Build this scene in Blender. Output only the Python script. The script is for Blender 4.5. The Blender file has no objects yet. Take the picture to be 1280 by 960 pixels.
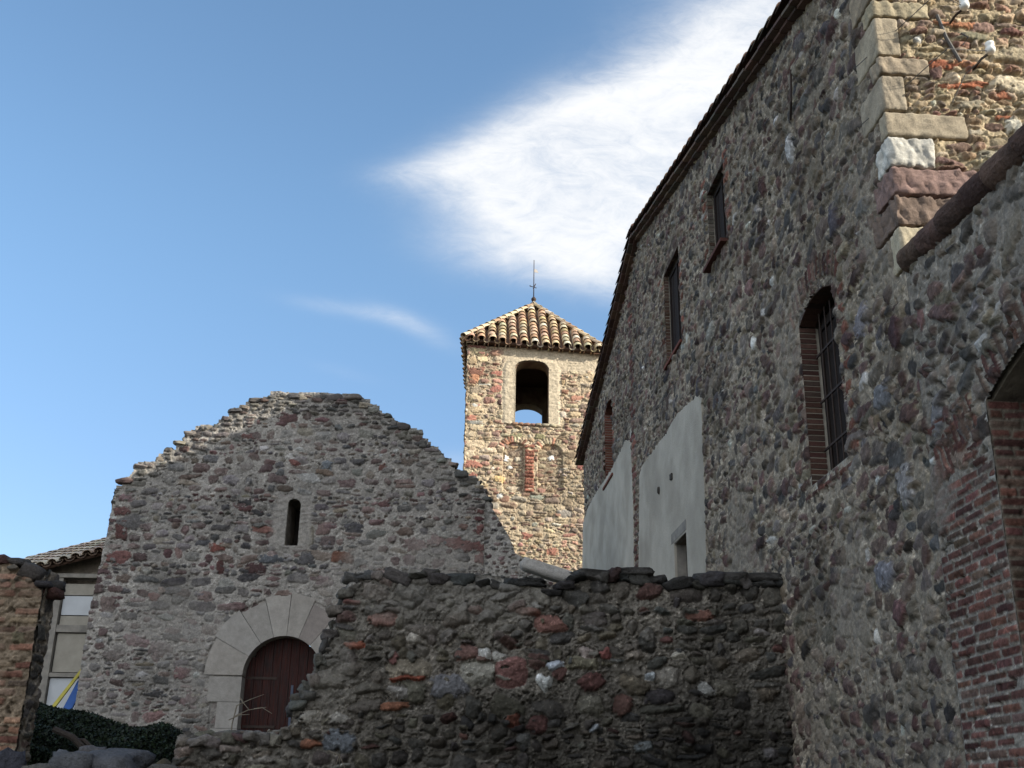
import bpy, bmesh, math, random
import numpy as np
from math import sin, cos, radians, pi, sqrt, atan2
from mathutils import Matrix, Vector
C = bpy.context.scene
COL = C.collection

# ------------------------------------------------------------------ camera
F = 1400.0; PITCH = radians(21); ROLL = radians(.95); EYE = 1.6
FWD = np.array([0, cos(PITCH), sin(PITCH)])
_r0 = np.array([1, 0, 0.]); _u0 = np.array([0, -sin(PITCH), cos(PITCH)])
RT = _r0 * cos(ROLL) + _u0 * sin(ROLL); UP = _u0 * cos(ROLL) - _r0 * sin(ROLL)
cam = bpy.data.cameras.new('camera'); co = bpy.data.objects.new('camera', cam); COL.objects.link(co)
cam.sensor_width = 36; cam.lens = F / 1280 * 36; cam.clip_end = 2000; cam.clip_start = .1
M = Matrix(((RT[0], UP[0], -FWD[0], 0), (RT[1], UP[1], -FWD[1], 0), (RT[2], UP[2], -FWD[2], EYE), (0, 0, 0, 1)))
co.matrix_world = M
C.camera = co
def ray(u, v): return FWD + RT * ((u - 640) / F) + UP * ((480 - v) / F)
def onY(u, v, Y):
    r = ray(u, v); return np.array([0, 0, EYE]) + r * Y / r[1]
A = radians(4.4); D = 4.0                      # the long rubble gable stands 4 m to the right of the path
dd = np.array([-sin(A), cos(A), 0]); nn = np.array([cos(A), sin(A), 0]); zz = np.array([0, 0, 1.])
def G(s, z, off=0.0): return nn * (D + off) + dd * s + zz * z
def gab(u, v, lat=D):
    r = ray(u, v); p = r * lat / (r @ nn); return p @ dd, p[2] + EYE

# ------------------------------------------------------------------ light and sky
SUN_AZ, SUN_EL = radians(65), radians(22)
Sv = (-dd * cos(SUN_AZ) + nn * sin(SUN_AZ)) * cos(SUN_EL) + zz * sin(SUN_EL)
sl = bpy.data.lights.new('sun', 'SUN'); sl.energy = 3.7; sl.angle = radians(.53); sl.color = (1, .93, .80)
so = bpy.data.objects.new('sun', sl); COL.objects.link(so)
so.rotation_euler = Vector(Sv).to_track_quat('Z', 'Y').to_euler()
so.location = (30, -20, 30)
W = bpy.data.worlds.new('World'); C.world = W; W.use_nodes = True
nt = W.node_tree; nt.nodes.clear()
def wn(t, **k):
    n = nt.nodes.new(t)
    for a, b in k.items(): setattr(n, a, b)
    return n
def wl(a, b): nt.links.new(a, b)
def wm(op, a, b=None, c=None, clamp=False):
    n = wn('ShaderNodeMath', operation=op, use_clamp=clamp)
    for i, x in enumerate((a, b, c)):
        if x is None: continue
        if isinstance(x, (int, float)): n.inputs[i].default_value = x
        else: wl(x, n.inputs[i])
    return n.outputs[0]
out = wn('ShaderNodeOutputWorld'); bg = wn('ShaderNodeBackground'); wl(bg.outputs[0], out.inputs[0])
sky = wn('ShaderNodeTexSky', sky_type='NISHITA', sun_disc=False, sun_elevation=SUN_EL,
         sun_rotation=atan2(Sv[0], Sv[1]), altitude=400, air_density=1.0, dust_density=.35, ozone_density=1.4)
bg.inputs[1].default_value = .13
tc = wn('ShaderNodeTexCoord'); sx = wn('ShaderNodeSeparateXYZ'); wl(tc.outputs['Generated'], sx.inputs[0])
yy = wm('MAXIMUM', sx.outputs[1], .08)
ax = wm('DIVIDE', sx.outputs[0], yy); bz = wm('DIVIDE', sx.outputs[2], yy)
cmb = wn('ShaderNodeCombineXYZ'); wl(ax, cmb.inputs[0]); wl(bz, cmb.inputs[1])
def noise(scale, detail, rough, vec, dist=0., lac=2.0):
    n = wn('ShaderNodeTexNoise'); n.inputs['Scale'].default_value = scale; n.inputs['Detail'].default_value = detail
    n.inputs['Roughness'].default_value = rough; n.inputs['Distortion'].default_value = dist; wl(vec, n.inputs['Vector']); return n.outputs['Fac']
mp = wn('ShaderNodeMapping'); mp.inputs['Rotation'].default_value = (0, 0, radians(-38)); mp.inputs['Scale'].default_value = (1, 2.1, 1); wl(cmb.outputs[0], mp.inputs[0])
n1 = noise(5, 9, .66, mp.outputs[0], .5)
n2 = noise(19, 9, .72, mp.outputs[0], 1.4)
n3 = noise(2.6, 4, .5, mp.outputs[0], .3)
def blob(u, v, ru, rv, ang, amp):
    r = ray(u, v); a0, b0 = r[0] / r[1], r[2] / r[1]
    k = 1 / F
    ca, sa = cos(radians(ang)), sin(radians(ang))
    dx = wm('SUBTRACT', ax, a0); dy = wm('SUBTRACT', bz, b0)
    p = wm('ADD', wm('MULTIPLY', dx, ca), wm('MULTIPLY', dy, sa)); q = wm('SUBTRACT', wm('MULTIPLY', dy, ca), wm('MULTIPLY', dx, sa))
    p = wm('DIVIDE', p, ru * k); q = wm('DIVIDE', q, rv * k)
    e = wm('EXPONENT', wm('MULTIPLY', wm('ADD', wm('MULTIPLY', p, p), wm('MULTIPLY', q, q)), -1))
    return wm('MULTIPLY', e, amp)
blobs = [blob(*b) for b in [(930, 110, 300, 130, 35, 1.5), (800, 190, 220, 105, 25, 1.0), (680, 165, 140, 70, 28, .62), (600, 200, 130, 48, 14, .50), (520, 215, 90, 24, 6, .34),
                            (740, 290, 175, 70, -20, .62), (640, 262, 100, 30, -8, .40), (650, 325, 130, 40, -12, .46), (770, 350, 100, 40, -20, .42), (440, 388, 100, 15, -10, .40), (525, 412, 70, 18, -28, .42), (570, 585, 36, 26, 0, .42),
                            (430, 465, 60, 12, -14, .20), (1100, 20, 260, 200, 0, 1.2)]]
tot = blobs[0]
for b in blobs[1:]: tot = wm('ADD', tot, b)
nz = wm('ADD', wm('MULTIPLY', n1, .62), wm('MULTIPLY', n2, .38))
m_ = wm('MULTIPLY', wm('MINIMUM', tot, 1.3), wm('ADD', -.10, wm('MULTIPLY', nz, 2.2)))
m_ = wm('SUBTRACT', m_, .05)
mr = wn('ShaderNodeMapRange', interpolation_type='SMOOTHSTEP'); wl(m_, mr.inputs[0]); mr.inputs[1].default_value = -.05; mr.inputs[2].default_value = 1.62
fr = wm('MULTIPLY', wm('GREATER_THAN', sx.outputs[1], .05), mr.outputs[0])
el = wn('ShaderNodeMapRange', interpolation_type='SMOOTHSTEP'); wl(sx.outputs[2], el.inputs[0]); el.inputs[1].default_value = .12; el.inputs[2].default_value = .52
tn_ = wn('ShaderNodeMix', data_type='RGBA'); wl(el.outputs[0], tn_.inputs[0]); tn_.inputs[6].default_value = (.58, .605, .675, 1); tn_.inputs[7].default_value = (.76, .86, .87, 1)
sk2 = wn('ShaderNodeMix', data_type='RGBA', blend_type='MULTIPLY'); sk2.inputs[0].default_value = 1; wl(sky.outputs[0], sk2.inputs[6]); wl(tn_.outputs[2], sk2.inputs[7])
# unseen bright cloud added behind the camera, sun's side, to lift the ambient
bk_ = wn('ShaderNodeMapRange', interpolation_type='SMOOTHSTEP'); wl(sx.outputs[1], bk_.inputs[0]); bk_.inputs[1].default_value = .15; bk_.inputs[2].default_value = -.55
nb_ = wn('ShaderNodeMapRange'); wl(noise(3.0, 6, .6, tc.outputs['Generated'], .4), nb_.inputs[0]); nb_.inputs[1].default_value = .35; nb_.inputs[2].default_value = .6
skb = wn('ShaderNodeMix', data_type='RGBA'); wl(wm('MULTIPLY', bk_.outputs[0], nb_.outputs[0]), skb.inputs[0]); wl(sk2.outputs[2], skb.inputs[6]); skb.inputs[7].default_value = (6.6, 6.7, 6.8, 1)
mixw = wn('ShaderNodeMix', data_type='RGBA'); wl(fr, mixw.inputs[0]); wl(skb.outputs[2], mixw.inputs[6])
mixw.inputs[7].default_value = (3.5, 3.55, 3.62, 1)
tint = wn('ShaderNodeMix', data_type='RGBA', blend_type='MULTIPLY'); tint.inputs[0].default_value = 1; wl(mixw.outputs[2], tint.inputs[6]); tint.inputs[7].default_value = (1, 1, 1, 1)
wl(tint.outputs[2], bg.inputs[0])
C.view_settings.view_transform = 'Standard'; C.view_settings.look = 'None'; C.view_settings.gamma = 1
C.view_settings.use_curve_mapping = False; C.view_settings.exposure = 1.15
C.render.engine = 'CYCLES'
C.cycles.max_bounces = 6; C.cycles.use_adaptive_sampling = True

# ------------------------------------------------------------------ noise helpers
def _h(ix, iy, seed):
    n = (ix.astype(np.int64) * 374761393 + iy.astype(np.int64) * 668265263 + seed * 1442695041) & 0xffffffff
    n = ((n ^ (n >> 13)) * 1274126177) & 0xffffffff
    n = (n ^ (n >> 16)) & 0xffffffff
    return n / 4294967295.0
def vn(x, y, seed=0):
    ix, iy = np.floor(x), np.floor(y); fx, fy = x - ix, y - iy
    fx = fx * fx * (3 - 2 * fx); fy = fy * fy * (3 - 2 * fy)
    ix = ix.astype(np.int64); iy = iy.astype(np.int64)
    a, b, c, d = _h(ix, iy, seed), _h(ix + 1, iy, seed), _h(ix, iy + 1, seed), _h(ix + 1, iy + 1, seed)
    return (a * (1 - fx) + b * fx) * (1 - fy) + (c * (1 - fx) + d * fx) * fy
def fbm(x, y, seed=0, o=4, g=.5):
    s = 0; w = 1; t = 0
    for i in range(o):
        s = s + w * vn(x * 2 ** i + 17.3 * i, y * 2 ** i - 9.1 * i, seed + i * 31); t += w; w *= g
    return s / t * 2 - 1
def sstep(a, b, x):
    t = np.clip((x - a) / (b - a), 0, 1); return t * t * (3 - 2 * t)

# ------------------------------------------------------------------ materials
def mat(name, color=None, attr=False, rough=.92, var=.5, vscale=18., bump=.35, bscale=70., bdist=.012, spec=.2, metal=0., second=None, sscale=3., stretch=None):
    m = bpy.data.materials.new(name); m.use_nodes = True; t = m.node_tree; N = t.nodes; L = t.links
    p = N['Principled BSDF']; p.inputs['Roughness'].default_value = rough; p.inputs['Metallic'].default_value = metal
    p.inputs['Specular IOR Level'].default_value = spec
    tcn = N.new('ShaderNodeTexCoord'); vec = tcn.outputs['Object']
    if stretch:
        mpn = N.new('ShaderNodeMapping'); mpn.inputs['Scale'].default_value = stretch; L.new(vec, mpn.inputs[0]); vec = mpn.outputs[0]
    n = N.new('ShaderNodeTexNoise'); n.inputs['Scale'].default_value = vscale; n.inputs['Detail'].default_value = 8; n.inputs['Roughness'].default_value = .65; L.new(vec, n.inputs['Vector'])
    r = N.new('ShaderNodeMapRange'); r.inputs[1].default_value = .3; r.inputs[2].default_value = .7; r.inputs[3].default_value = 1 - var / 2; r.inputs[4].default_value = 1 + var / 2; L.new(n.outputs['Fac'], r.inputs[0])
    if attr:
        a = N.new('ShaderNodeAttribute'); a.attribute_name = 'Col'; base = a.outputs['Color']
    elif second:
        n3_ = N.new('ShaderNodeTexNoise'); n3_.inputs['Scale'].default_value = sscale; n3_.inputs['Detail'].default_value = 6; L.new(vec, n3_.inputs['Vector'])
        r3 = N.new('ShaderNodeMapRange'); r3.inputs[1].default_value = .42; r3.inputs[2].default_value = .6; L.new(n3_.outputs['Fac'], r3.inputs[0])
        mx = N.new('ShaderNodeMix'); mx.data_type = 'RGBA'; mx.inputs[6].default_value = (*color, 1); mx.inputs[7].default_value = (*second, 1); L.new(r3.outputs[0], mx.inputs[0]); base = mx.outputs[2]
    else:
        rg = N.new('ShaderNodeRGB'); rg.outputs[0].default_value = (*color, 1); base = rg.outputs[0]
    if attr:
        n5 = N.new('ShaderNodeTexNoise'); n5.inputs['Scale'].default_value = vscale * 3.3; n5.inputs['Detail'].default_value = 5; n5.inputs['Roughness'].default_value = .8; L.new(vec, n5.inputs['Vector'])
        r5 = N.new('ShaderNodeMapRange'); r5.inputs[1].default_value = .3; r5.inputs[2].default_value = .7; r5.inputs[3].default_value = 1 - var * .6; r5.inputs[4].default_value = 1 + var * .6; L.new(n5.outputs['Fac'], r5.inputs[0])
        ml = N.new('ShaderNodeMath'); ml.operation = 'MULTIPLY'; L.new(r.outputs[0], ml.inputs[0]); L.new(r5.outputs[0], ml.inputs[1]); r = ml
    mul = N.new('ShaderNodeVectorMath'); mul.operation = 'SCALE'; L.new(base, mul.inputs[0]); L.new(r.outputs[0], mul.inputs['Scale'])
    L.new(mul.outputs[0], p.inputs['Base Color'])
    if bump:
        b = N.new('ShaderNodeBump'); b.inputs['Strength'].default_value = bump; b.inputs['Distance'].default_value = bdist
        n2_ = N.new('ShaderNodeTexNoise'); n2_.inputs['Scale'].default_value = bscale; n2_.inputs['Detail'].default_value = 6; n2_.inputs['Roughness'].default_value = .7; L.new(vec, n2_.inputs['Vector'])
        L.new(n2_.outputs['Fac'], b.inputs['Height']); L.new(b.outputs[0], p.inputs['Normal'])
    return m
M_RUB = mat('rubble_masonry', attr=True, var=.55, vscale=14, bump=.6, bscale=55, bdist=.02)
M_TILE = mat('terracotta_tile', attr=True, var=.35, vscale=9, bump=.3, bscale=60, rough=.85)
M_PLAST = mat('old_lime_plaster', (.42, .385, .325), var=.26, vscale=2.2, bump=.5, bscale=30, bdist=.02, second=(.33, .30, .25), sscale=.9)
M_MORT = mat('rough_render', (.46, .39, .29), var=.4, vscale=16, bump=.9, bscale=30, bdist=.03, second=(.36, .30, .22), sscale=5)
M_BACK = mat('plain_rubble_back', (.17, .145, .12), var=.6, vscale=6, bump=1, bscale=9, bdist=.06, second=(.24, .21, .17), sscale=4)
M_DARK = mat('dark_interior', (.035, .03, .027), var=.3, bump=.2)
M_WOOD = mat('old_red_wood', (.048, .018, .015), var=.9, vscale=9, bump=.9, bscale=14, second=(.032, .021, .020), sscale=5, stretch=(6, 6, .5))
M_WOODB = mat('blue_grey_wood', (.085, .10, .135), var=.6, vscale=6, bump=.5, bscale=14, stretch=(6, 6, .5))
M_BROWN = mat('weathered_brown_wood', (.05, .038, .03), var=.7, vscale=8, bump=.6, bscale=16, stretch=(4, 4, .6))
M_SHUT = mat('blackened_wood', (.022, .016, .014), var=.7, vscale=8, bump=.6, bscale=16, stretch=(4, 4, .6))
M_IRON = mat('rusted_iron', (.045, .03, .024), var=.5, bump=.3, rough=.75, metal=.3, spec=.4)
M_ROOFB = mat('roof_bed', (.09, .055, .04), var=.5, vscale=8, bump=.6, bscale=20)
M_PORC = mat('white_porcelain', (.82, .82, .78), var=.06, bump=0, rough=.18, spec=.5)
M_CONC = mat('cast_concrete', (.26, .24, .21), var=.4, vscale=6, bump=.4, bscale=40, second=(.20, .185, .165), sscale=4)
M_PANL = mat('pale_board', (.50, .52, .54), var=.15, vscale=3, bump=.15)
M_PANT = mat('tan_board', (.32, .295, .25), var=.25, vscale=5, bump=.25)
M_YEL = mat('yellow_paint', (.42, .36, .07), var=.3, vscale=8, bump=.15, rough=.6)
M_BLU = mat('blue_plastic', (.03, .085, .26), var=.25, vscale=8, bump=.1, rough=.45)
M_LEAF = mat('ivy_leaf', attr=True, var=.6, vscale=6, bump=0, rough=.6)
M_BOULD = mat('boulder_stone', attr=True, var=.5, vscale=10, bump=1, bscale=22, bdist=.05)
M_GROUND = mat('stony_earth', (.10, .08, .06), var=.8, vscale=3, bump=1, bscale=14, bdist=.06, second=(.06, .065, .035), sscale=.8)
M_TWIG = mat('dry_twig', (.17, .145, .11), var=.4, bump=.2)
M_WIRE = mat('old_cable', (.10, .095, .09), var=.3, bump=0, rough=.6)
M_DRYS = mat('dressed_stone', attr=True, var=.42, vscale=22, bump=.6, bscale=60, bdist=.012)

# ------------------------------------------------------------------ object helpers
def empty(name, loc, label, cat, group=None, kind=None):
    o = bpy.data.objects.new(name, None); COL.objects.link(o); o.location = loc; o.empty_display_size = .5
    o['label'] = label; o['category'] = cat
    if group: o['group'] = group
    if kind: o['kind'] = kind
    return o
def basis(parent):
    b = np.zeros(3)
    while parent is not None:
        b = b + np.array(parent.location); parent = parent.parent
    return b
def O(name, V, Fc, m, parent=None, col=None, smooth=False, origin=None):
    V = np.asarray(V, np.float64).reshape(-1, 3)
    b = basis(parent) if parent is not None else (np.array(origin, float) if origin is not None else np.zeros(3))
    me = bpy.data.meshes.new(name)
    if isinstance(Fc, np.ndarray):
        nf, k = Fc.shape
        me.vertices.add(len(V)); me.vertices.foreach_set('co', (V - b).astype(np.float32).ravel())
        me.loops.add(nf * k); me.loops.foreach_set('vertex_index', Fc.astype(np.int32).ravel())
        me.polygons.add(nf); me.polygons.foreach_set('loop_start', np.arange(0, nf * k, k, dtype=np.int32))
        me.update(calc_edges=True)
    else:
        me.from_pydata((V - b).tolist(), [], [list(map(int, f)) for f in Fc]); me.update()
    if smooth: me.polygons.foreach_set('use_smooth', [True] * len(me.polygons))
    if col is not None:
        c = np.ones((len(V), 4), np.float32); c[:, :3] = col
        at = me.color_attributes.new('Col', 'FLOAT_COLOR', 'POINT'); at.data.foreach_set('color', c.ravel())
    me.materials.append(m)
    o = bpy.data.objects.new(name, me); COL.objects.link(o)
    if parent is not None: o.parent = parent
    elif origin is not None: o.location = origin
    return o
def tag(o, label=None, cat=None, group=None, kind=None):
    for k, v in (('label', label), ('category', cat), ('group', group), ('kind', kind)):
        if v: o[k] = v
    return o
class MB:
    def __init__(s): s.v = []; s.f = []; s.c = []; s.n = 0
    def add(s, V, Fc, col=None):
        V = np.asarray(V, float); s.v.append(V); s.f += [[i + s.n for i in f] for f in Fc]; s.n += len(V)
        s.c.append(np.tile(col if col is not None else (.3, .3, .3), (len(V), 1)) if col is None or np.ndim(col) == 1 else col)
    def box(s, p, ex, ey, ez, col=None):      # p corner, three edge vectors
        p, ex, ey, ez = [np.asarray(q, float) for q in (p, ex, ey, ez)]
        V = [p + ex * a + ey * b + ez * c for c in (0, 1) for b in (0, 1) for a in (0, 1)]
        s.add(V, [(0, 2, 3, 1), (4, 5, 7, 6), (0, 1, 5, 4), (2, 6, 7, 3), (0, 4, 6, 2), (1, 3, 7, 5)], col)
    def prism(s, pts, e, col=None):           # polygon (3d points) swept along vector e
        pts = np.asarray(pts, float); n = len(pts); V = np.vstack([pts, pts + np.asarray(e, float)])
        s.add(V, [list(range(n)), list(range(2 * n - 1, n - 1, -1))] + [[(i + 1) % n, i, i + n, (i + 1) % n + n] for i in range(n)], col)
    def tube(s, pts, r, k=6, col=None):
        pts = [np.asarray(p, float) for p in pts]; rr = r if hasattr(r, '__len__') else [r] * len(pts); V = []; Fc = []
        for i, p in enumerate(pts):
            t = pts[min(i + 1, len(pts) - 1)] - pts[max(i - 1, 0)]; t = t / (np.linalg.norm(t) + 1e-9)
            a = np.cross(t, [0, 0, 1] if abs(t[2]) < .9 else [1, 0, 0]); a /= np.linalg.norm(a); b = np.cross(t, a)
            for j in range(k): V.append(p + rr[i] * (a * cos(2 * pi * j / k) + b * sin(2 * pi * j / k)))
        for i in range(len(pts) - 1):
            for j in range(k): Fc.append((i * k + j, i * k + (j + 1) % k, (i + 1) * k + (j + 1) % k, (i + 1) * k + j))
        Fc.append(list(range(k))[::-1]); Fc.append([(len(pts) - 1) * k + j for j in range(k)])
        s.add(V, Fc, col)
    def build(s, name, m, parent=None, smooth=False, origin=None, colored=True):
        return O(name, np.vstack(s.v), s.f, m, parent, np.vstack(s.c) if colored else None, smooth, origin)
_bm = bmesh.new(); bmesh.ops.create_icosphere(_bm, subdivisions=3, radius=1)
ICV = np.array([v.co[:] for v in _bm.verts]); ICF = [[v.index for v in f.verts] for f in _bm.faces]; _bm.free()
_bm = bmesh.new(); bmesh.ops.create_icosphere(_bm, subdivisions=2, radius=1)
ICV2 = np.array([v.co[:] for v in _bm.verts]); ICF2 = [[v.index for v in f.verts] for f in _bm.faces]; _bm.free()
def lump(rng, dims, rot=0., sq=.6, rough=.16, hi=False):
    V0, Fc = (ICV, ICF) if hi else (ICV2, ICF2)
    V = np.sign(V0) * np.abs(V0) ** sq
    V = V / np.maximum(1e-6, np.max(np.abs(V), axis=1))[:, None] * (.55 + .45 * np.linalg.norm(V0, axis=1))[:, None] * .5 + V * .5
    dsp = np.zeros(len(V))
    for k in range(7 if hi else 5):
        w = rng.normal(size=3) * (1.6 + k * .9); dsp += np.sin(V0 @ w + rng.uniform(0, 6.28)) * rough / (1 + k * .6)
    sd_ = int(rng.integers(0, 9999)); dsp = dsp + .16 * fbm(V0[:, 0] * 3.2 + V0[:, 1] * 2, V0[:, 2] * 3.2 - V0[:, 1] * 1.5 + sd_, sd_, 4, .6)
    V = V * (1 + dsp)[:, None] * np.asarray(dims)
    c, s_ = cos(rot), sin(rot); R = np.array([[c, 0, s_], [0, 1, 0], [-s_, 0, c]]); yaw = rng.uniform(-.35, .35); c, s_ = cos(yaw), sin(yaw)
    R2 = np.array([[c, -s_, 0], [s_, c, 0], [0, 0, 1]])
    return V @ R.T @ R2.T, Fc
def rbox(dims, r=.02, n=9, rng=None, rough=.006, seed=0):
    # rounded rough block centred at 0; dims are half sizes
    dims = np.asarray(dims, float); V = []; Fc = []
    for axn in range(3):
        for sg in (-1, 1):
            a, b = [(1, 2), (2, 0), (0, 1)][axn]
            base = len(V)
            for i in range(n):
                for j in range(n):
                    p = np.zeros(3); p[axn] = sg * dims[axn]
                    p[a] = dims[a] * (2 * i / (n - 1) - 1); p[b] = dims[b] * (2 * j / (n - 1) - 1); V.append(p)
            for i in range(n - 1):
                for j in range(n - 1):
                    q = [base + i * n + j, base + (i + 1) * n + j, base + (i + 1) * n + j + 1, base + i * n + j + 1]
                    Fc.append(q if sg > 0 else q[::-1])
    V = np.array(V); inner = np.maximum(dims - r, 0); core = np.clip(V, -inner, inner); dv = V - core
    L = np.linalg.norm(dv, axis=1)[:, None]; N = dv / np.maximum(L, 1e-6)
    V = core + N * r
    f = 20.0; ns = fbm(V[:, 0] * f + V[:, 2] * 5 + seed, V[:, 1] * f - V[:, 2] * 7, seed, 4, .6)
    return V + N * (ns * rough)[:, None], Fc

# ------------------------------------------------------------------ rubble heightfields
SC = .80
P_GREY = [((.140, .130, .128), 3), ((.09, .086, .088), 2.4), ((.21, .195, .18), 2.6), ((.165, .105, .10), 3.0), ((.115, .07, .068), 2.0), ((.225, .19, .15), 1.3), ((.17, .125, .105), 1.6), ((.42, .41, .39), .35)]
P_DARK = [((.066, .060, .054), 4), ((.045, .044, .043), 3), ((.09, .08, .068), 3), ((.085, .045, .04), 1.3), ((.12, .108, .09), 1.2), ((.22, .21, .195), .25), ((.075, .066, .05), 1.5)]
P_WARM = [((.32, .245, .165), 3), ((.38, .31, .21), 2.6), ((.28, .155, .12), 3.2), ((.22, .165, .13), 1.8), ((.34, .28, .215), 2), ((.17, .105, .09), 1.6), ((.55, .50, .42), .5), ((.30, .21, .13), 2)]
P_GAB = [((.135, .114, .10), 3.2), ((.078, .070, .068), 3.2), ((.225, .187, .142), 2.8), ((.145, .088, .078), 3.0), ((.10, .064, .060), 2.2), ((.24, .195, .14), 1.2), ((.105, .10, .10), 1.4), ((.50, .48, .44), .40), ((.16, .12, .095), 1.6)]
P_BRICK = [((.135, .062, .048), 3), ((.155, .074, .055), 2), ((.10, .048, .04), 2.5), ((.13, .085, .065), 2)]
P_PALEB = [((.22, .115, .08), 3), ((.19, .09, .065), 2), ((.25, .145, .10), 2), ((.20, .14, .10), 2), ((.16, .08, .06), 1.5)]
def pick(rng, pal):
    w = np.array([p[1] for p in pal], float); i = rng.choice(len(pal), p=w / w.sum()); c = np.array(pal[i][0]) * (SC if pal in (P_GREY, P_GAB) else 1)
    return c * rng.uniform(.75, 1.28) * (1 + rng.normal(0, .03, 3))
def rubble(rng, x0, x1, z0, z1, hmin, hmax, amin, amax, pal, fill=(.80, .98), p=(2.3, 4.2), jit=.12, rot=.12, bulge=(.015, .04), split=.15, skip=.03):
    S = []; z = z0
    while z < z1:
        h = rng.uniform(hmin, hmax); x = x0 - rng.uniform(0, .2)
        while x < x1:
            w = h * rng.uniform(amin, amax)
            if rng.random() < skip: x += w * .5; continue
            if rng.random() < split and h > .09:
                k = rng.uniform(.35, .65)
                for (zz0, hh) in ((z, h * k), (z + h * k, h * (1 - k))):
                    S.append((x + w / 2, zz0 + hh / 2 + rng.normal(0, jit * hh * .5), w / 2 * rng.uniform(*fill), hh / 2 * rng.uniform(*fill), rng.normal(0, rot * .5), rng.uniform(*p), rng.uniform(*bulge) * .8, rng.uniform(-.008, .008), pick(rng, pal), 1.))
            else:
                S.append((x + w / 2, z + h / 2 + rng.normal(0, jit * h), w / 2 * rng.uniform(*fill), h / 2 * rng.uniform(*fill), rng.normal(0, rot), rng.uniform(*p), rng.uniform(*bulge), rng.uniform(-.01, .01), pick(rng, pal), 1.))
            x += w
        z += h
    return S
def bricks(rng, x0, x1, z0, z1, pal, bh=.055, bl=.27, joint=.014, bulge=.008):
    S = []; z = z0; row = 0
    while z < z1 - .02:
        x = x0 - (bl / 2 if row % 2 else 0)
        while x < x1:
            l = bl * rng.uniform(.85, 1.1)
            a, b = max(x, x0), min(x + l, x1)
            if b - a > .05:
                S.append(((a + b) / 2, z + bh / 2 + rng.normal(0, .0015), (b - a - joint) / 2, (bh - joint) / 2 * rng.uniform(.9, 1.1), rng.normal(0, .008), 9, bulge, rng.uniform(-.004, .004), pick(rng, pal), .55))
            x += l
        z += bh; row += 1
    return S
def flat(H, X, Z, a, b, c, d, w=.03):
    dx = np.maximum(np.maximum(a - X, X - b), 0); dz = np.maximum(np.maximum(c - Z, Z - d), 0)
    return H * sstep(0, w, np.hypot(dx, dz)) - .0
def stone(x, z, a, b, c, rot=0., p=4., bulge=.03, pri=.6): return (x, z, a, b, rot, p, bulge, .008, np.array(c), pri)
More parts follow.
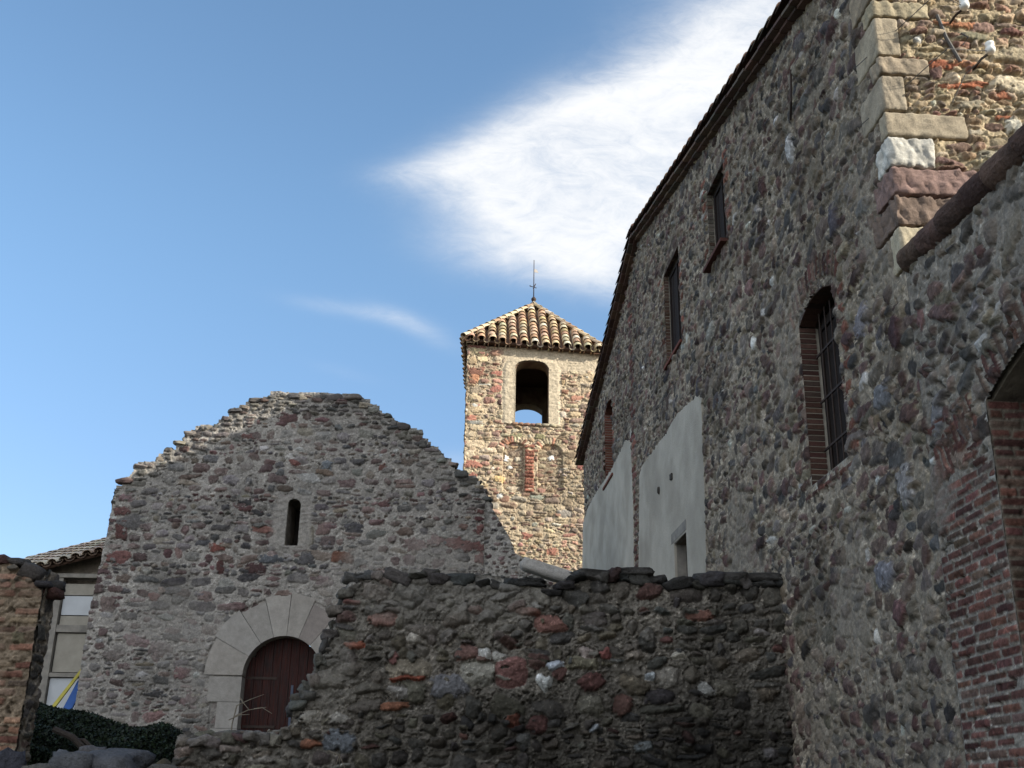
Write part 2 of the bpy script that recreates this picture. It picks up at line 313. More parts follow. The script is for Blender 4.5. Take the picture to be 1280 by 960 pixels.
def field(xs, zs, S, seed, mort=(.30, .262, .215), mvar=.3, mamp=.012, warp=.022, wscale=9., fine=.006, groove=.014, region=None, edge=.065, creep=.55, grit=1., wash=.45, pits=1., lime=.5):
    X, Z = np.meshgrid(xs, zs)                       # rows z, cols x
    XW = X + warp * fbm(X * wscale, Z * wscale, seed, 3); ZW = Z + warp * .8 * fbm(X * wscale + 40, Z * wscale + 11, seed + 5, 3)
    Lb = np.full(X.shape, 9.); idb = np.full(X.shape, -1, np.int32)
    Ub = np.zeros(X.shape); Vb = np.zeros(X.shape)
    for i, s in enumerate(S):
        cx, cz, a, b, rot, p, bu, off, c, pri = s
        R = max(a, b) * 1.25 + warp * 1.5
        i0, i1 = np.searchsorted(xs, [cx - R, cx + R]); R2 = (max(b, abs(sin(rot)) * a + b) * 1.3 + warp * 1.5); j0, j1 = np.searchsorted(zs, [cz - R2, cz + R2])
        if i1 <= i0 or j1 <= j0: continue
        if pri < .58: U = X[j0:j1, i0:i1] * .8 + XW[j0:j1, i0:i1] * .2 - cx; Vv = Z[j0:j1, i0:i1] * .8 + ZW[j0:j1, i0:i1] * .2 - cz
        else: U = XW[j0:j1, i0:i1] - cx; Vv = ZW[j0:j1, i0:i1] - cz
        if rot: U, Vv = U * cos(rot) + Vv * sin(rot), Vv * cos(rot) - U * sin(rot)
        L = (np.abs(U / a) ** p + np.abs(Vv / b) ** p) ** (1 / p)
        Le = np.where(L < 1.12, L * pri, L * max(pri, .95))
        sub = Lb[j0:j1, i0:i1]; k = Le < sub
        sub[k] = Le[k]; idb[j0:j1, i0:i1][k] = i; Ub[j0:j1, i0:i1][k] = (U / a)[k]; Vb[j0:j1, i0:i1][k] = (Vv / b)[k]
    n = max(len(S), 1)
    if 1:
        rq = np.random.default_rng(seed + 7); I0 = np.maximum(idb, 0)
        HP = np.zeros(X.shape)
        for q_ in range(4):
            th_ = rq.uniform(0, 6.283, n); rd = rq.uniform(.72, 1.25, n)
            hard = np.array([s[9] for s in S]) if S else np.ones(1)
            rd = np.where(hard < .58, 2.0, rd)
            Lc = (Ub * np.cos(th_)[I0] + Vb * np.sin(th_)[I0]) / rd[I0]
            Lb = np.maximum(Lb, Lc * hard[I0])
            tq = rq.uniform(.05, .6, n); HP = np.maximum(HP, (Lc * rd[I0] - tq[I0]) * rq.uniform(.5, 1.2, n)[I0] * (hard[I0] > .58))
        Lb = Lb + creep * np.clip(.6 * fbm(X * 24, Z * 24, seed + 61, 4, .65) + .5 * fbm(X * 8, Z * 8, seed + 63, 3) + .08 + .5 * fbm(X * 1.1, Z * 1.1, seed + 62, 2), -.1, 1) * np.where(hard[I0] < .58, .15, 1)
    if S:
        BU = np.array([s[6] for s in S]); OF = np.array([s[7] for s in S]); CC = np.array([s[8] for s in S]); PR = np.array([s[9] for s in S])
    else: BU = np.zeros(1); OF = np.zeros(1); CC = np.zeros((1, 3)); PR = np.ones(1)
    f5 = fbm(X * 38, Z * 38, seed + 14, 3, .65)
    rng = np.random.default_rng(seed + 99); TX = rng.normal(0, .25, n); TZ = rng.normal(0, .22, n)
    ii = np.maximum(idb, 0); L = Lb / PR[ii]
    f1 = fbm(X * 22, Z * 22, seed + 7, 4, .6); f2 = fbm(X * 7, Z * 7, seed + 8, 4); f3 = fbm(X * 1.3, Z * 1.3, seed + 9, 4); f4 = fbm(X * 60, Z * 60, seed + 10, 2)
    hm = mamp * (f2 * 1.1 + f1 * .9 + .9 * grit * np.abs(fbm(X * 30, Z * 30, seed + 15, 3, .6)))
    facet = np.abs(fbm(X * 11 + ii * 3.7, Z * 11 - ii * 1.9, seed + 12, 3)) * .35
    hs = BU[ii] * (1.05 - np.clip(L, 0, 1) ** 6 * .55 - np.clip(HP, 0, .9) + TX[ii] * Ub + TZ[ii] * Vb - facet) + OF[ii] + fine * f1 + grit * .006 * f5
    e = sstep(1 + edge, 1 - edge, L) * (idb >= 0)
    # mortar creeps over some stones, leaving only their middles showing
    H = hm * (1 - e) + hs * e - groove * np.exp(-((L - 1.08) / .09) ** 2) * sstep(-.25, .35, f2) * (idb >= 0)
    mc = np.array(mort)[None, None, :] * (1 + mvar * (f2 * .45 + f3 * .8 + f4 * .25))[..., None]
    wsh = (np.random.default_rng(seed + 31).random(n) ** 1.6 * wash)[ii] * (PR[ii] > .75) * (.6 + .8 * sstep(-.3, .4, f1 + f2))
    tone = np.random.default_rng(seed + 33).uniform(.62, 1.28, n)
    sc = (CC[ii] * tone[ii][..., None] * (1 - wsh[..., None]) + np.array(mort) * .85 * wsh[..., None]) * (1 + .30 * f1 + .22 * f2 + .15 * f4)[..., None]
    lm = sstep(.22, .5, fbm(X * 17, Z * 17, seed + 41, 4, .65)) * lime * (.5 + .5 * sstep(-.3, .3, f3))
    mc = mc * (1 + .9 * lm)[..., None]
    Cc = mc * (1 - e[..., None]) + sc * e[..., None]
    pt_ = sstep(.30, .52, fbm(X * 13 + 7, Z * 19, seed + 44, 4, .6)) * (1 - e * .8) * pits
    H = H - .035 * pt_; Cc = Cc * (1 - .55 * pt_)[..., None]
    sp_ = sstep(.34, .5, fbm(X * 34, Z * 34, seed + 47, 3, .6)) * lime; Cc = Cc * (1 + 1.0 * sp_)[..., None]
    # grime and thin staining with a shape of its own
    Cc *= (1 - .30 * sstep(.05, .6, fbm(X * .9 + 5, Z * .55, seed + 21, 4)))[..., None]
    if region: H, Cc = region(X, Z, H, Cc, L, e)
    return X, Z, H, np.clip(Cc, .012, .8), idb
def sheet(name, org, ex, ez, en, X, Z, H, Cc, keep, parent, m=None, smooth=False):
    P = np.asarray(org)[None, None] + X[..., None] * np.asarray(ex) + Z[..., None] * np.asarray(ez) + H[..., None] * np.asarray(en)
    nz_, nx_ = X.shape; idx = np.arange(nz_ * nx_).reshape(nz_, nx_)
    k = keep if keep is not None else np.ones(X.shape, bool)
    kf = k[:-1, :-1] & k[1:, :-1] & k[:-1, 1:] & k[1:, 1:]
    q = np.stack([idx[:-1, :-1], idx[:-1, 1:], idx[1:, 1:], idx[1:, :-1]], -1)[kf]
    if np.dot(np.cross(ex, ez), en) < 0: q = q[:, ::-1]
    used = np.unique(q); mp_ = np.full(nz_ * nx_, -1, np.int64); mp_[used] = np.arange(len(used))
    return O(name, P.reshape(-1, 3)[used], mp_[q], m or M_RUB, parent, Cc.reshape(-1, 3)[used], smooth)
def inpoly(X, Z, poly):
    r = np.zeros(X.shape, bool); n = len(poly)
    for i in range(n):
        (x1, y1), (x2, y2) = poly[i], poly[(i + 1) % n]
        if y1 == y2: continue
        c = ((y1 > Z) != (y2 > Z)) & (X < (x2 - x1) * (Z - y1) / (y2 - y1) + x1); r ^= c
    return r
def xz(u, v, Y):
    p = onY(u, v, Y); return (p[0], p[2])
YH = np.array([0, 1., 0]); XH = np.array([1., 0, 0]); ZH = zz
def hash_shape(S, top):       # stones whose centre lies under the crest
    return np.array([s[1] < top(s[0]) for s in S] + [False])

# ================================================================== ground
def ground():
    g = np.sinh(np.linspace(-6.2, 6.2, 281)) * .62
    xs = g; ys = g + 12
    X, Y = np.meshgrid(xs, ys)
    ss = lambda a, b, x: sstep(a, b, x)
    Zg = .3 + 1.65 * ss(6.5, 12.2, Y) + .75 * ss(12.6, 21, Y) + .5 * ss(24, 34, Y)
    Zg = Zg - 1.3 * ss(-2, -30, Y) * 0
    near = np.exp(-((X / 40) ** 2 + ((Y - 12) / 40) ** 2))
    Zg = Zg + .10 * fbm(X * 1.1, Y * 1.1, 3, 4) * near + .9 * fbm(X * .03, Y * .03, 4, 3) * (1 - near) - 6 * ss(45, 160, np.hypot(X, Y - 12))
    n = X.shape[0]; idx = np.arange(n * n).reshape(n, n)
    q = np.stack([idx[:-1, :-1], idx[:-1, 1:], idx[1:, 1:], idx[1:, :-1]], -1).reshape(-1, 4)
    o = O('ground', np.stack([X, Y, Zg], -1), q, M_GROUND, smooth=True); tag(o, kind='structure')
ground()

# ================================================================== farmhouse with the long rubble gable
S0, S1, SR, ZR = 8.3, 27.4, 19.55, 12.38
def zroof(s): return np.where(s < SR, ZR - .23 * (SR - s), ZR - .28 * (s - SR))
BASEZ = 0.2
house = empty('farmhouse', G(S0, BASEZ), 'tall rubble stone farmhouse with long oblique gable and barred windows on the right', 'farmhouse')
rng = np.random.default_rng(11)
Q = [(6.02, 6.42, .40, .22, (.46, .40, .29), .012), (6.43, 6.73, .58, .52, (.17, .125, .10), .034), (6.74, 7.02, .78, .42, (.23, .155, .135), .028), (7.03, 7.33, .42, .30, (.50, .48, .43), .022),
     (7.34, 7.60, .76, .16, (.35, .295, .215), .008), (7.61, 7.99, .22, .52, (.33, .28, .21), .006), (8.00, 8.20, .48, .22, (.30, .245, .18), .012), (8.21, 8.64, .23, .50, (.35, .295, .215), .006), (8.65, 8.84, .55, .25, (.33, .28, .19), .018),
     (8.86, 9.2, .24, .5, (.30, .24, .17), .008), (9.22, 9.5, .5, .25, (.32, .25, .17), .01), (9.52, 9.86, .25, .5, (.3, .24, .17), .01), (9.88, 10.2, .5, .25, (.3, .24, .17), .01)]
WIN = dict(arched=(9.92, 10.98, 4.84, 6.64), upper_near=(13.5, 14.42, 9.10, 10.33), upper_mid=(16.35, 17.5, 8.80, 10.50), upper_far=(23.0, 24.05, 8.5, 10.2), door=(16.5, 17.35, 3.4, 5.66))
PL1 = [gab(*p) for p in [(800, 730), (801, 595), (805, 581), (824, 555.6), (835, 541.5), (846, 520.5), (857.5, 509), (874, 495), (879, 498), (880, 544), (883, 617.5), (885, 685), (884.5, 735)]]
PL2 = [gab(*p) for p in [(729.0, 730), (730, 654), (736.6, 634), (749, 612), (766, 586.5), (784, 550), (790, 553), (793, 629), (794.5, 730)]]
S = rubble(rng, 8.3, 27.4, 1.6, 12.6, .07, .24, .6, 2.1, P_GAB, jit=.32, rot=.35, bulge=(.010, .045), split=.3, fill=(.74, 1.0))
# explicit stones and brick repairs
S += [stone(10.73, 8.76, .10, .17, (.62, .61, .60), .3, 2.6, .05), stone(9.3, 6.0, .16, .20, (.16, .15, .16), .2, 3)]
for (sc_, zc_) in ((8.62, 5.55), (9.0, 5.1), (8.75, 4.2), (9.35, 3.6), (9.1, 3.2), (12.3, 5.2), (11.8, 8.9), (15.4, 7.6), (9.7, 7.3), (9.0, 7.0), (12.6, 7.9)):
    S.append(stone(sc_, zc_, rng.uniform(.11, .19), rng.uniform(.12, .2), pick(rng, [((.125, .125, .135), 2), ((.15, .085, .08), 1.5), ((.2, .19, .18), 1)]), rng.normal(0, .3), 3, .045))
for k in range(9): S.append(stone(9.75 + rng.uniform(-.08, .02) if k % 2 else 9.72, 4.9 + k * .2, .1, .07, (.16, .07, .05), 0, 5, .015, .7))
for k in range(14):  # brick head over the arched window
    t = k / 13; s_ = 9.75 + t * 1.4; S.append(stone(s_, 6.80 + .24 * (1 - (2 * t - 1) ** 2), .035, .14, pick(rng, P_BRICK) * .85, -(2 * t - 1) * .45, 8, .012, .5))
for k in range(10): S.append(stone(11.13, 4.9 + k * .17, .10, .035, pick(rng, P_BRICK) * .8, 0, 8, .01, .5))
for k in range(7): S.append(stone(9.9 + k * .2, 4.74, .09, .03, pick(rng, P_BRICK) * .8, 0, 8, .01, .5))
for (a, b, c_, d_) in ((16.35, 17.5, 8.80, 10.5), (13.5, 14.42, 9.1, 10.33), (23.0, 24.05, 8.5, 10.2)):
    for k in range(8):
        S.append(stone(a - .12 - rng.uniform(0, .06), c_ + .1 + k * .2, .13, .055, pick(rng, [((.17, .075, .055), 3), ((.2, .15, .11), 2)]), 0, 5, .02, .7))
        S.append(stone(b + .13 + rng.uniform(0, .06), c_ + .1 + k * .2, .13, .055, pick(rng, [((.17, .075, .055), 3), ((.2, .15, .11), 2)]), 0, 5, .02, .7))
for k in range(40):          # reddish stones of the old corner line
    S.append(stone(20.55 + (k % 2) * .12, 5.5 + k * .16, .22, .065, pick(rng, [((.16, .07, .058), 3), ((.18, .12, .1), 2)]), 0, 5, .025, .65))
for k in range(170):
    s_ = 8.5 + 18 * rng.random() ** 1.6; S.append(stone(s_, rng.uniform(3.5, 11.5), rng.uniform(.10, .24), rng.uniform(.04, .11), pick(rng, P_GAB) * rng.uniform(.8, 1.2), rng.normal(0, .25), rng.uniform(3, 6), rng.uniform(.015, .05), .75))
for k in range(60):
    S.append(stone(rng.uniform(8.6, 27), rng.uniform(9.5, 11.8), .13, .04, pick(rng, P_BRICK) * .8, rng.normal(0, .05), 6, .015, .8))
def reg_h(X, Z, H, Cc, L, e):
    pm = inpoly(X, Z, PL1) | inpoly(X, Z, PL2)
    H = np.where(pm, np.minimum(H, .0) - .012, H)
    # mortar washed off: large smeared zones where render still covers the rubble
    cover = sstep(.18, .5, fbm(X * .8 + 3, Z * .6, 77, 4)) * sstep(9, 5.5, Z) * .65
    mc = np.array([.245, .21, .168]) * (1 + .25 * fbm(X * 9, Z * 9, 70, 4))[..., None]
    H = H * (1 - cover * .6) + cover * .012
    for w_ in WIN.values(): H = flat(H, X, Z, w_[0], w_[1], w_[2], w_[3] + .1)
    H = H * sstep(S0, S0 + .04, X)
    for (z0, z1, lf, lg, c, rg_) in Q: H = np.where((X < S0 + lg + .01) & (Z > z0 - .01) & (Z < z1 + .01), np.minimum(H, 0) - .02, H)
    Cc = Cc * (1 - cover[..., None]) + mc * cover[..., None]
    return H, Cc
z_rows = np.arange(1.7, 12.6, .016)
xa = [S0]
while xa[-1] < S1: xa.append(xa[-1] + min(.036, max(.011, xa[-1] ** 2 / 9000)))
xs = np.array(xa); xs[-1] = S1
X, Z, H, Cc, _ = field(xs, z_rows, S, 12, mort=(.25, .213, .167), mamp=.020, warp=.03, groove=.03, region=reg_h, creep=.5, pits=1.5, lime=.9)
keep = Z < zroof(X) - .03
for k, (a, b, c, d) in WIN.items():
    if k == 'arched': top = d + .14 * (1 - ((X - (a + b) / 2) / ((b - a) / 2)) ** 2)
    elif k == 'upper_far': top = d + .12 * (1 - ((X - (a + b) / 2) / ((b - a) / 2)) ** 2)
    else: top = d
    keep &= ~((X > a) & (X < b) & (Z > c) & (Z < top))
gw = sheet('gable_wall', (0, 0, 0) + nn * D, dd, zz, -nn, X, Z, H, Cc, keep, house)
gw['label'] = 'shaded rubble gable wall seen along its length'
# body behind the skin
mb = MB()
prof = [(S0 + .05, BASEZ), (S1 - .03, BASEZ), (S1 - .03, float(zroof(S1)) - .1), (SR, ZR - .1), (S0 + .05, float(zroof(S0)) - .1)]
# solid body starts .5 m behind the face; the first half metre is built round the openings
mb.prism([G(s, z, .62) for s, z in prof], nn * 15.3)
def ring_boxes(mb, a, b, c, d, z1):           # wall mass round an opening, between offsets .03 and .62
    pass
cuts = sorted(WIN.values())
edges = [S0 + .03] + sum([[w[0] - .07, w[1] + .07] for w in sorted([(9.92, 10.98), (13.5, 14.42), (16.35, 17.5), (23.0, 24.05)])], []) + [S1 - .03]
for i in range(0, len(edges), 2):
    a, b = edges[i], edges[i + 1]
    pts = [a] + ([SR] if a < SR < b else []) + [b]
    mb.prism([G(a, BASEZ, .06), G(b, BASEZ, .06)] + [G(s, float(zroof(s)) - .1, .06) for s in pts[::-1]], nn * .56)
colz = {(9.92, 10.98): [(BASEZ, 4.84), (6.86, None)], (13.5, 14.42): [(BASEZ, 9.1), (10.33, None)], (16.35, 17.5): [(BASEZ, 3.4), (5.66, 8.8), (10.5, None)], (23.0, 24.05): [(BASEZ, 8.5), (10.34, None)]}
for (a, b), lst in colz.items():
    a -= .07; b += .07
    for (z0, z1) in lst:
        t1 = [G(b, z1, .06), G(a, z1, .06)] if z1 else [G(b, float(zroof(b)) - .1, .06), G(a, float(zroof(a)) - .1, .06)]
        mb.prism([G(a, z0, .06), G(b, z0, .06)] + t1, nn * .56)
mb.build('masonry_core', M_BACK, house, colored=False)
# plaster left from vanished lean-to roofs
for PLp, lb in ((PL1, 'larger grey plaster patch with a small door'), (PL2, 'narrower grey plaster patch at the far end of the gable')):
    mb = MB()
    poly = []
    n = len(PLp)
    for i in range(n - 1):
        p, q = np.array(PLp[i]), np.array(PLp[i + 1]); ln = np.linalg.norm(q - p); k = max(1, int(ln / .05))
        for j in range(k):
            t = p + (q - p) * j / k; poly.append(t + rng.normal(0, .016, 2))
    if PLp is PL2:
        poly = [tuple(t) for t in poly] + [(PLp[-1][0], 4.2), (PLp[0][0], 4.2)]
    if PLp is PL1:
        # notch the little doorway out of the bottom edge
        ds0, ds1, dzt = 16.5, 17.35, 5.66
        zb = min(p[1] for p in PLp)
        front = [tuple(t) for t in poly]
        body = front
        far_s = max(t[0] for t in front); near_s = min(t[0] for t in front)
        # order: far bottom -> up -> near bottom (as traced), then doorway
        poly = body + [(near_s + .02, 4.0), (ds0, 4.0), (ds0, dzt), (ds1, dzt + .02), (ds1, 4.0), (far_s - .02, 4.0)]
    o = MB(); o.prism([G(s, z, -.028) for s, z in poly], nn * .04); pp = o.build('plaster_patch', M_PLAST, house, colored=False); pp['label'] = lb
    for q_ in range(2):
        pass
for (u_, v_) in ((842, 596), (826, 613)):
    s_, z_ = gab(u_, v_); ph = MB(); V, Fc = lump(np.random.default_rng(u_), (.03, .05, .06), 0, .6, .1); ph.add(V + G(s_, z_, -.03), Fc, (.05, .045, .04)); ph.build('plaster_pock', M_DRYS, house)
# windows
def brick_reveal(a, b, c, d, depth, rise, pal, name='reveal'):
    # far jamb (faces the viewer), near jamb, sill and soffit, as thin brick-lined slabs
    par = MB(); r_ = np.random.default_rng(int(a * 100))
    z = c
    while z < d - .01:
        h = .062; cc = pick(r_, pal)
        for sgn, s_ in ((1, b), (-1, a)):
            e = r_.uniform(-.006, .006)
            p = G(s_ + (0 if sgn > 0 else -.06) + e, z + .007, .0)
            par.box(p, dd * .06, nn * depth, zz * (h - .014), cc)
        z += h
    m = 12
    for i in range(m):
        t0, t1 = i / m, (i + .88) / m; f = lambda t: d + rise * (1 - (2 * t - 1) ** 2)
        s0_, s1_ = a + (b - a) * t0, a + (b - a) * t1
        par.prism([G(s0_, f(t0), 0), G(s1_, f(t1), 0), G(s1_, f(t1) + .1, 0), G(s0_, f(t0) + .1, 0)], nn * depth, pick(r_, pal))
    o = par.build(name, M_DRYS, house)
    mm = MB(); mm.box(G(b + .012, c, .01), dd * .07, nn * (depth + .1), zz * (d - c)); mm.box(G(a - .082, c, .01), dd * .07, nn * (depth + .1), zz * (d - c))
    mm.box(G(a, c - .10, .0), dd * (b - a), nn * (depth + .2), zz * .1); mm.build('mortar_backing', M_PLAST, house, colored=False)
def wooden_window(a, b, c, d, off, rise=0., grille=True, label=None, m=M_BROWN):
    w = MB(); t = .06
    w.box(G(a, c, off), dd * t, nn * .06, zz * (d - c)); w.box(G(b - t, c, off), dd * t, nn * .06, zz * (d - c))
    w.box(G(a + t, c, off + .002), dd * (b - a - 2 * t), nn * .056, zz * t); w.box(G(a + t, d - t, off + .002), dd * (b - a - 2 * t), nn * .056, zz * t)
    w.box(G((a + b) / 2 - .03, c + t, off + .004), dd * .06, nn * .05, zz * (d - c - 2 * t))
    o = w.build('window', M_SHUT if m is M_BROWN else m, house, colored=False)
    if label: o['label'] = label
    p = MB(); k = 7
    for i in range(k):
        s0_ = a + t + (b - a - 2 * t) * i / k
        p.box(G(s0_ + .003, c + t, off + .022 + (i % 2) * .006), dd * ((b - a - 2 * t) / k - .006), nn * .03, zz * (d - c - 2 * t + rise))
    p.build('shutter', M_SHUT if m is M_BROWN else m, o, colored=False)
    if grille:
        g = MB()
        for i in range(1, 6): s_ = a + (b - a) * i / 6; g.tube([G(s_, c, off - .04), G(s_, d + rise * .8, off - .04)], .009)
        for zf in (.2, .5, .8): g.box(G(a, c + (d - c) * zf, off - .05), dd * (b - a), nn * .02, zz * .022)
        g.build('grille', M_IRON, o, colored=False)
    return o
brick_reveal(*WIN['arched'], .18, .14, [((.075, .038, .03), 2), ((.09, .05, .038), 2), ((.065, .045, .036), 1)], 'brick_reveal')
wooden_window(9.95, 10.95, 4.86, 6.62, .20, .14, True, 'arched window with dark grille and brick reveal')
brick_reveal(*WIN['upper_near'], .08, .0, [((.13, .115, .095), 2), ((.10, .06, .045), 1)], 'window_reveal')
wooden_window(13.52, 14.4, 9.12, 10.31, .09, 0, False, 'dark shuttered window with projecting red sill')
brick_reveal(*WIN['upper_mid'], .08, .0, [((.11, .075, .06), 2), ((.10, .06, .045), 1)], 'window_reveal')
wooden_window(16.37, 17.48, 8.82, 10.48, .09, 0, False, 'dark shuttered window in the middle of the gable')
brick_reveal(*WIN['upper_far'], .3, .12, [((.14, .06, .045), 2), ((.17, .075, .055), 2)], 'brick_reveal')
wooden_window(23.02, 24.03, 8.52, 10.2, .32, .12, False, 'narrow brick framed window at the far end', M_WOOD)
sl_ = MB(); sl_.box(G(13.46, 9.04, -.11), dd * 1.0, nn * .3, zz * .05, (.095, .042, .034)); sl_.build('window_sill', M_DRYS, house)
sl_ = MB(); sl_.box(G(16.3, 8.73, -.05), dd * 1.26, nn * .3, zz * .05, (.15, .055, .04)); sl_.build('window_sill', M_DRYS, house)
sl_ = MB(); sl_.box(G(22.9, 8.43, -.06), dd * 1.26, nn * .4, zz * .05, (.15, .055, .04)); sl_.build('window_sill', M_DRYS, house)
dr = MB()
for i in range(6): dr.box(G(16.5 + .142 * i + .003, 3.4, .16 + .005 * (i % 2)), dd * .136, nn * .04, zz * 2.24)
dr.build('door', M_BROWN, house, colored=False)['label'] = 'small dark plank door in the plaster patch'
df = MB(); df.box(G(17.352, 3.4, -.02), dd * .03, nn * .28, zz * 2.29); df.box(G(16.468, 3.4, -.02), dd * .03, nn * .28, zz * 2.29); df.box(G(16.5, 5.662, -.02), dd * .85, nn * .28, zz * .03)
df.box(G(16.47, 5.695, -.034), dd * 1.05, nn * .03, zz * .16)
df.build('door_frame', M_CONC, house, colored=False)
ib = MB(); ib.tube([G(10.42, 9.62, -.05), G(10.44, 9.2, -.07), G(10.62, 9.08, -.03)], .014); ib.build('wall_tie', M_IRON, house, colored=False)
# roof: bed, verge tiles, corbelled courses
rb = MB()
for (a, b) in ((SR, S0 - .35), (SR, S1 + .28)):
    e = G(b, float(zroof(b)) + .0, -.10); p0 = G(SR, ZR, -.10)
    q = e - p0
    rb.prism([p0, e, e + zz * .07, p0 + zz * .07], nn * 16.2)
rb.build('roof', M_ROOFB, house, colored=False)
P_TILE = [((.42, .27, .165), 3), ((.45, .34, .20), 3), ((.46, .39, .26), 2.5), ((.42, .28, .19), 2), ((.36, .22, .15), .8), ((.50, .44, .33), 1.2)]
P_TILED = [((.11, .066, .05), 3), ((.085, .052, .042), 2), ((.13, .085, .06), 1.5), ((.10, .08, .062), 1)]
def barrel(mb, p, along, side, up, ln, r0, r1, col, flip=False, seg=8, th=.014):
    # tapered half-round tile from p, running along; r0 at start, r1 at end
    V = []; n = seg + 1
    sg = -1 if flip else 1
    for (t, r) in ((0, r0), (ln, r1)):
        for rr in (r, r - th):
            for i in range(n):
                a = pi * i / seg; V.append(p + along * t + side * (rr * cos(a)) + up * (sg * rr * sin(a) * .85))
    Fc = []
    for i in range(seg):
        Fc.append((i, i + 1, 2 * n + i + 1, 2 * n + i)); Fc.append((n + i + 1, n + i, 3 * n + i, 3 * n + i + 1))
        Fc.append((i + 1, i, n + i, n + i + 1)); Fc.append((2 * n + i, 2 * n + i + 1, 3 * n + i + 1, 3 * n + i))
    Fc += [(0, 2 * n, 3 * n, n), (seg, n + seg, 3 * n + seg, 2 * n + seg)]
    mb.add(V, Fc, col)
vt = MB(); vc = MB(); r_ = np.random.default_rng(5)
for (sgn, end) in ((-1, S0 - .35), (1, S1 + .28)):
    L = abs(end - SR); sl_k = -.23 if sgn < 0 else -.28
    up_slope = np.array(-sgn * dd * 1 + zz * (-sl_k)); up_slope /= np.linalg.norm(up_slope)
    nrm = np.cross(up_slope, nn); nrm *= np.sign(nrm[2])
    k = 0; t = 0
    for row in range(3):
        t = 0
        while t < L:
            s_ = end - sgn * t
            p = G(s_, float(zroof(s_)) + .075, -.12 + row * .27) + nrm * r_.uniform(0, .012) + zz * 0
            # lower end lifted over the tile below
            tilt = up_slope - nrm * .10; tilt /= np.linalg.norm(tilt)
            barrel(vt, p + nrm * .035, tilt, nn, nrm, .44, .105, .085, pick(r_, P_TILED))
            t += .33
    t = 0
    while t < L + .0:
        s_ = end - sgn * (t + .02)
        for layer, (off, dz, wdt) in enumerate(((-.19, -.040, .32), (-.10, -.085, .25))):
            if layer == 0: pass
            p = G(s_, float(zroof(s_)) + dz, off + r_.uniform(-.008, .008))
            if abs(end - s_) < .3 and layer: continue
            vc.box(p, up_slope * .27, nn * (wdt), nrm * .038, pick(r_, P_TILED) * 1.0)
        t += .285
vt.build('verge_tiles', M_TILE, house)['label'] = 'dark edge tiles stepping up the gable'
vc.build('verge_corbel', M_TILE, house)

# sunlit front wall of the farmhouse above the outbuilding
rng = np.random.default_rng(21)
def N2(x, z, off=0.): return dd * (S0 - off) + nn * (D + x) + zz * z
S = rubble(rng, 0, 3.2, 5.9, 10.3, .05, .16, .9, 2.8, P_WARM, jit=.14, rot=.10, bulge=(.02, .05), split=.3)
S += [stone(1.45, 8.30, .42, .10, (.30, .25, .17), -.12, 5, .04), stone(1.25, 7.98, .22, .12, (.42, .36, .26), -.1, 3, .05), stone(1.60, 7.60, .13, .13, (.62, .58, .50), 0, 3, .05), stone(1.18, 7.52, .09, .09, (.60, .56, .46), .3, 3, .04),
      stone(.78, 7.72, .17, .05, (.42, .36, .26), .1, 4, .04), stone(1.02, 7.14, .22, .13, (.30, .27, .20), .05, 2.6, .05), stone(.55, 8.15, .20, .035, (.33, .12, .07), 0, 5, .02), stone(.75, 7.93, .24, .03, (.36, .13, .07), .05, 5, .02),
      stone(.38, 8.42, .05, .03, (.80, .79, .74), .0, 4, .03), stone(.75, 8.62, .26, .04, (.34, .16, .09), .03, 5, .02), stone(.95, 8.5, .20, .06, (.24, .22, .15), 0, 3, .04), stone(1.75, 7.9, .2, .05, (.36, .13, .07), 0, 5, .02)]
for k in range(26): S.append(stone(rng.uniform(.3, 3), rng.uniform(6.3, 8.9), rng.uniform(.08, .2), rng.uniform(.02, .035), pick(rng, [((.36, .14, .08), 2), ((.28, .11, .07), 1)]), rng.normal(0, .08), 4, .02, .8))
def reg_f(X, Z, H, Cc, L, e):
    m = sstep(8.86, 8.92, Z + .02 * fbm(X * 6, Z * 6, 3, 3)); m = m * .8
    mc = np.array([.27, .20, .14]) * (1 + .3 * fbm(X * 12, Z * 12, 9, 4))[..., None]
    H = H * (1 - m * .5) + .01 * m
    for (z0, z1, lf, lg, c, rg_) in Q: H = np.where((X < lf) & (Z > z0 - .01) & (Z < z1 + .01), np.minimum(H, 0) - .025, H)
    return H, Cc * (1 - m[..., None] * .7) + mc * m[..., None] * .7
X, Z, H, Cc, _ = field(np.arange(0.05, 3.0, .009), np.arange(5.9, 10.25, .009), S, 22, mort=(.36, .29, .19), mamp=.02, warp=.03, fine=.010, groove=.02, region=reg_f)
sheet('front_wall', dd * S0 + nn * D, nn, zz, -dd, X, Z, H, Cc, None, house)['label'] = 'sunlit front wall above the tile coping'
mb = MB(); mb.box(N2(3.0, BASEZ, 0), nn * 12.9, dd * .08, zz * 10.0); mb.box(N2(.05, BASEZ, -.035), nn * 2.95, dd * .06, zz * 10.0); mb.build('front_wall', M_BACK, house, colored=False)
# quoins: (z0, z1, length on the front, length on the gable, colour, roughness)
for i, (z0, z1, lf, lg, c, rg_) in enumerate(Q):
    V, Fc = rbox((lf / 2, lg / 2, (z1 - z0) / 2 - .006), .024, 25, rough=rg_ * 1.3 + .004, seed=i * 7 + 3)
    P = (nn[None] * (V[:, :1] + lf / 2 - .022) + dd[None] * (V[:, 1:2] + lg / 2 - .026) + zz[None] * V[:, 2:3]) + G(S0, (z0 + z1) / 2)
    cc = np.array(c)[None] * (.92 + .4 * fbm(V[:, 0] * 9 + i, V[:, 2] * 12 + V[:, 1] * 9, i, 4))[:, None]
    o = MB(); o.add(P, Fc, cc); o.build('quoin', M_DRYS, house, smooth=True)
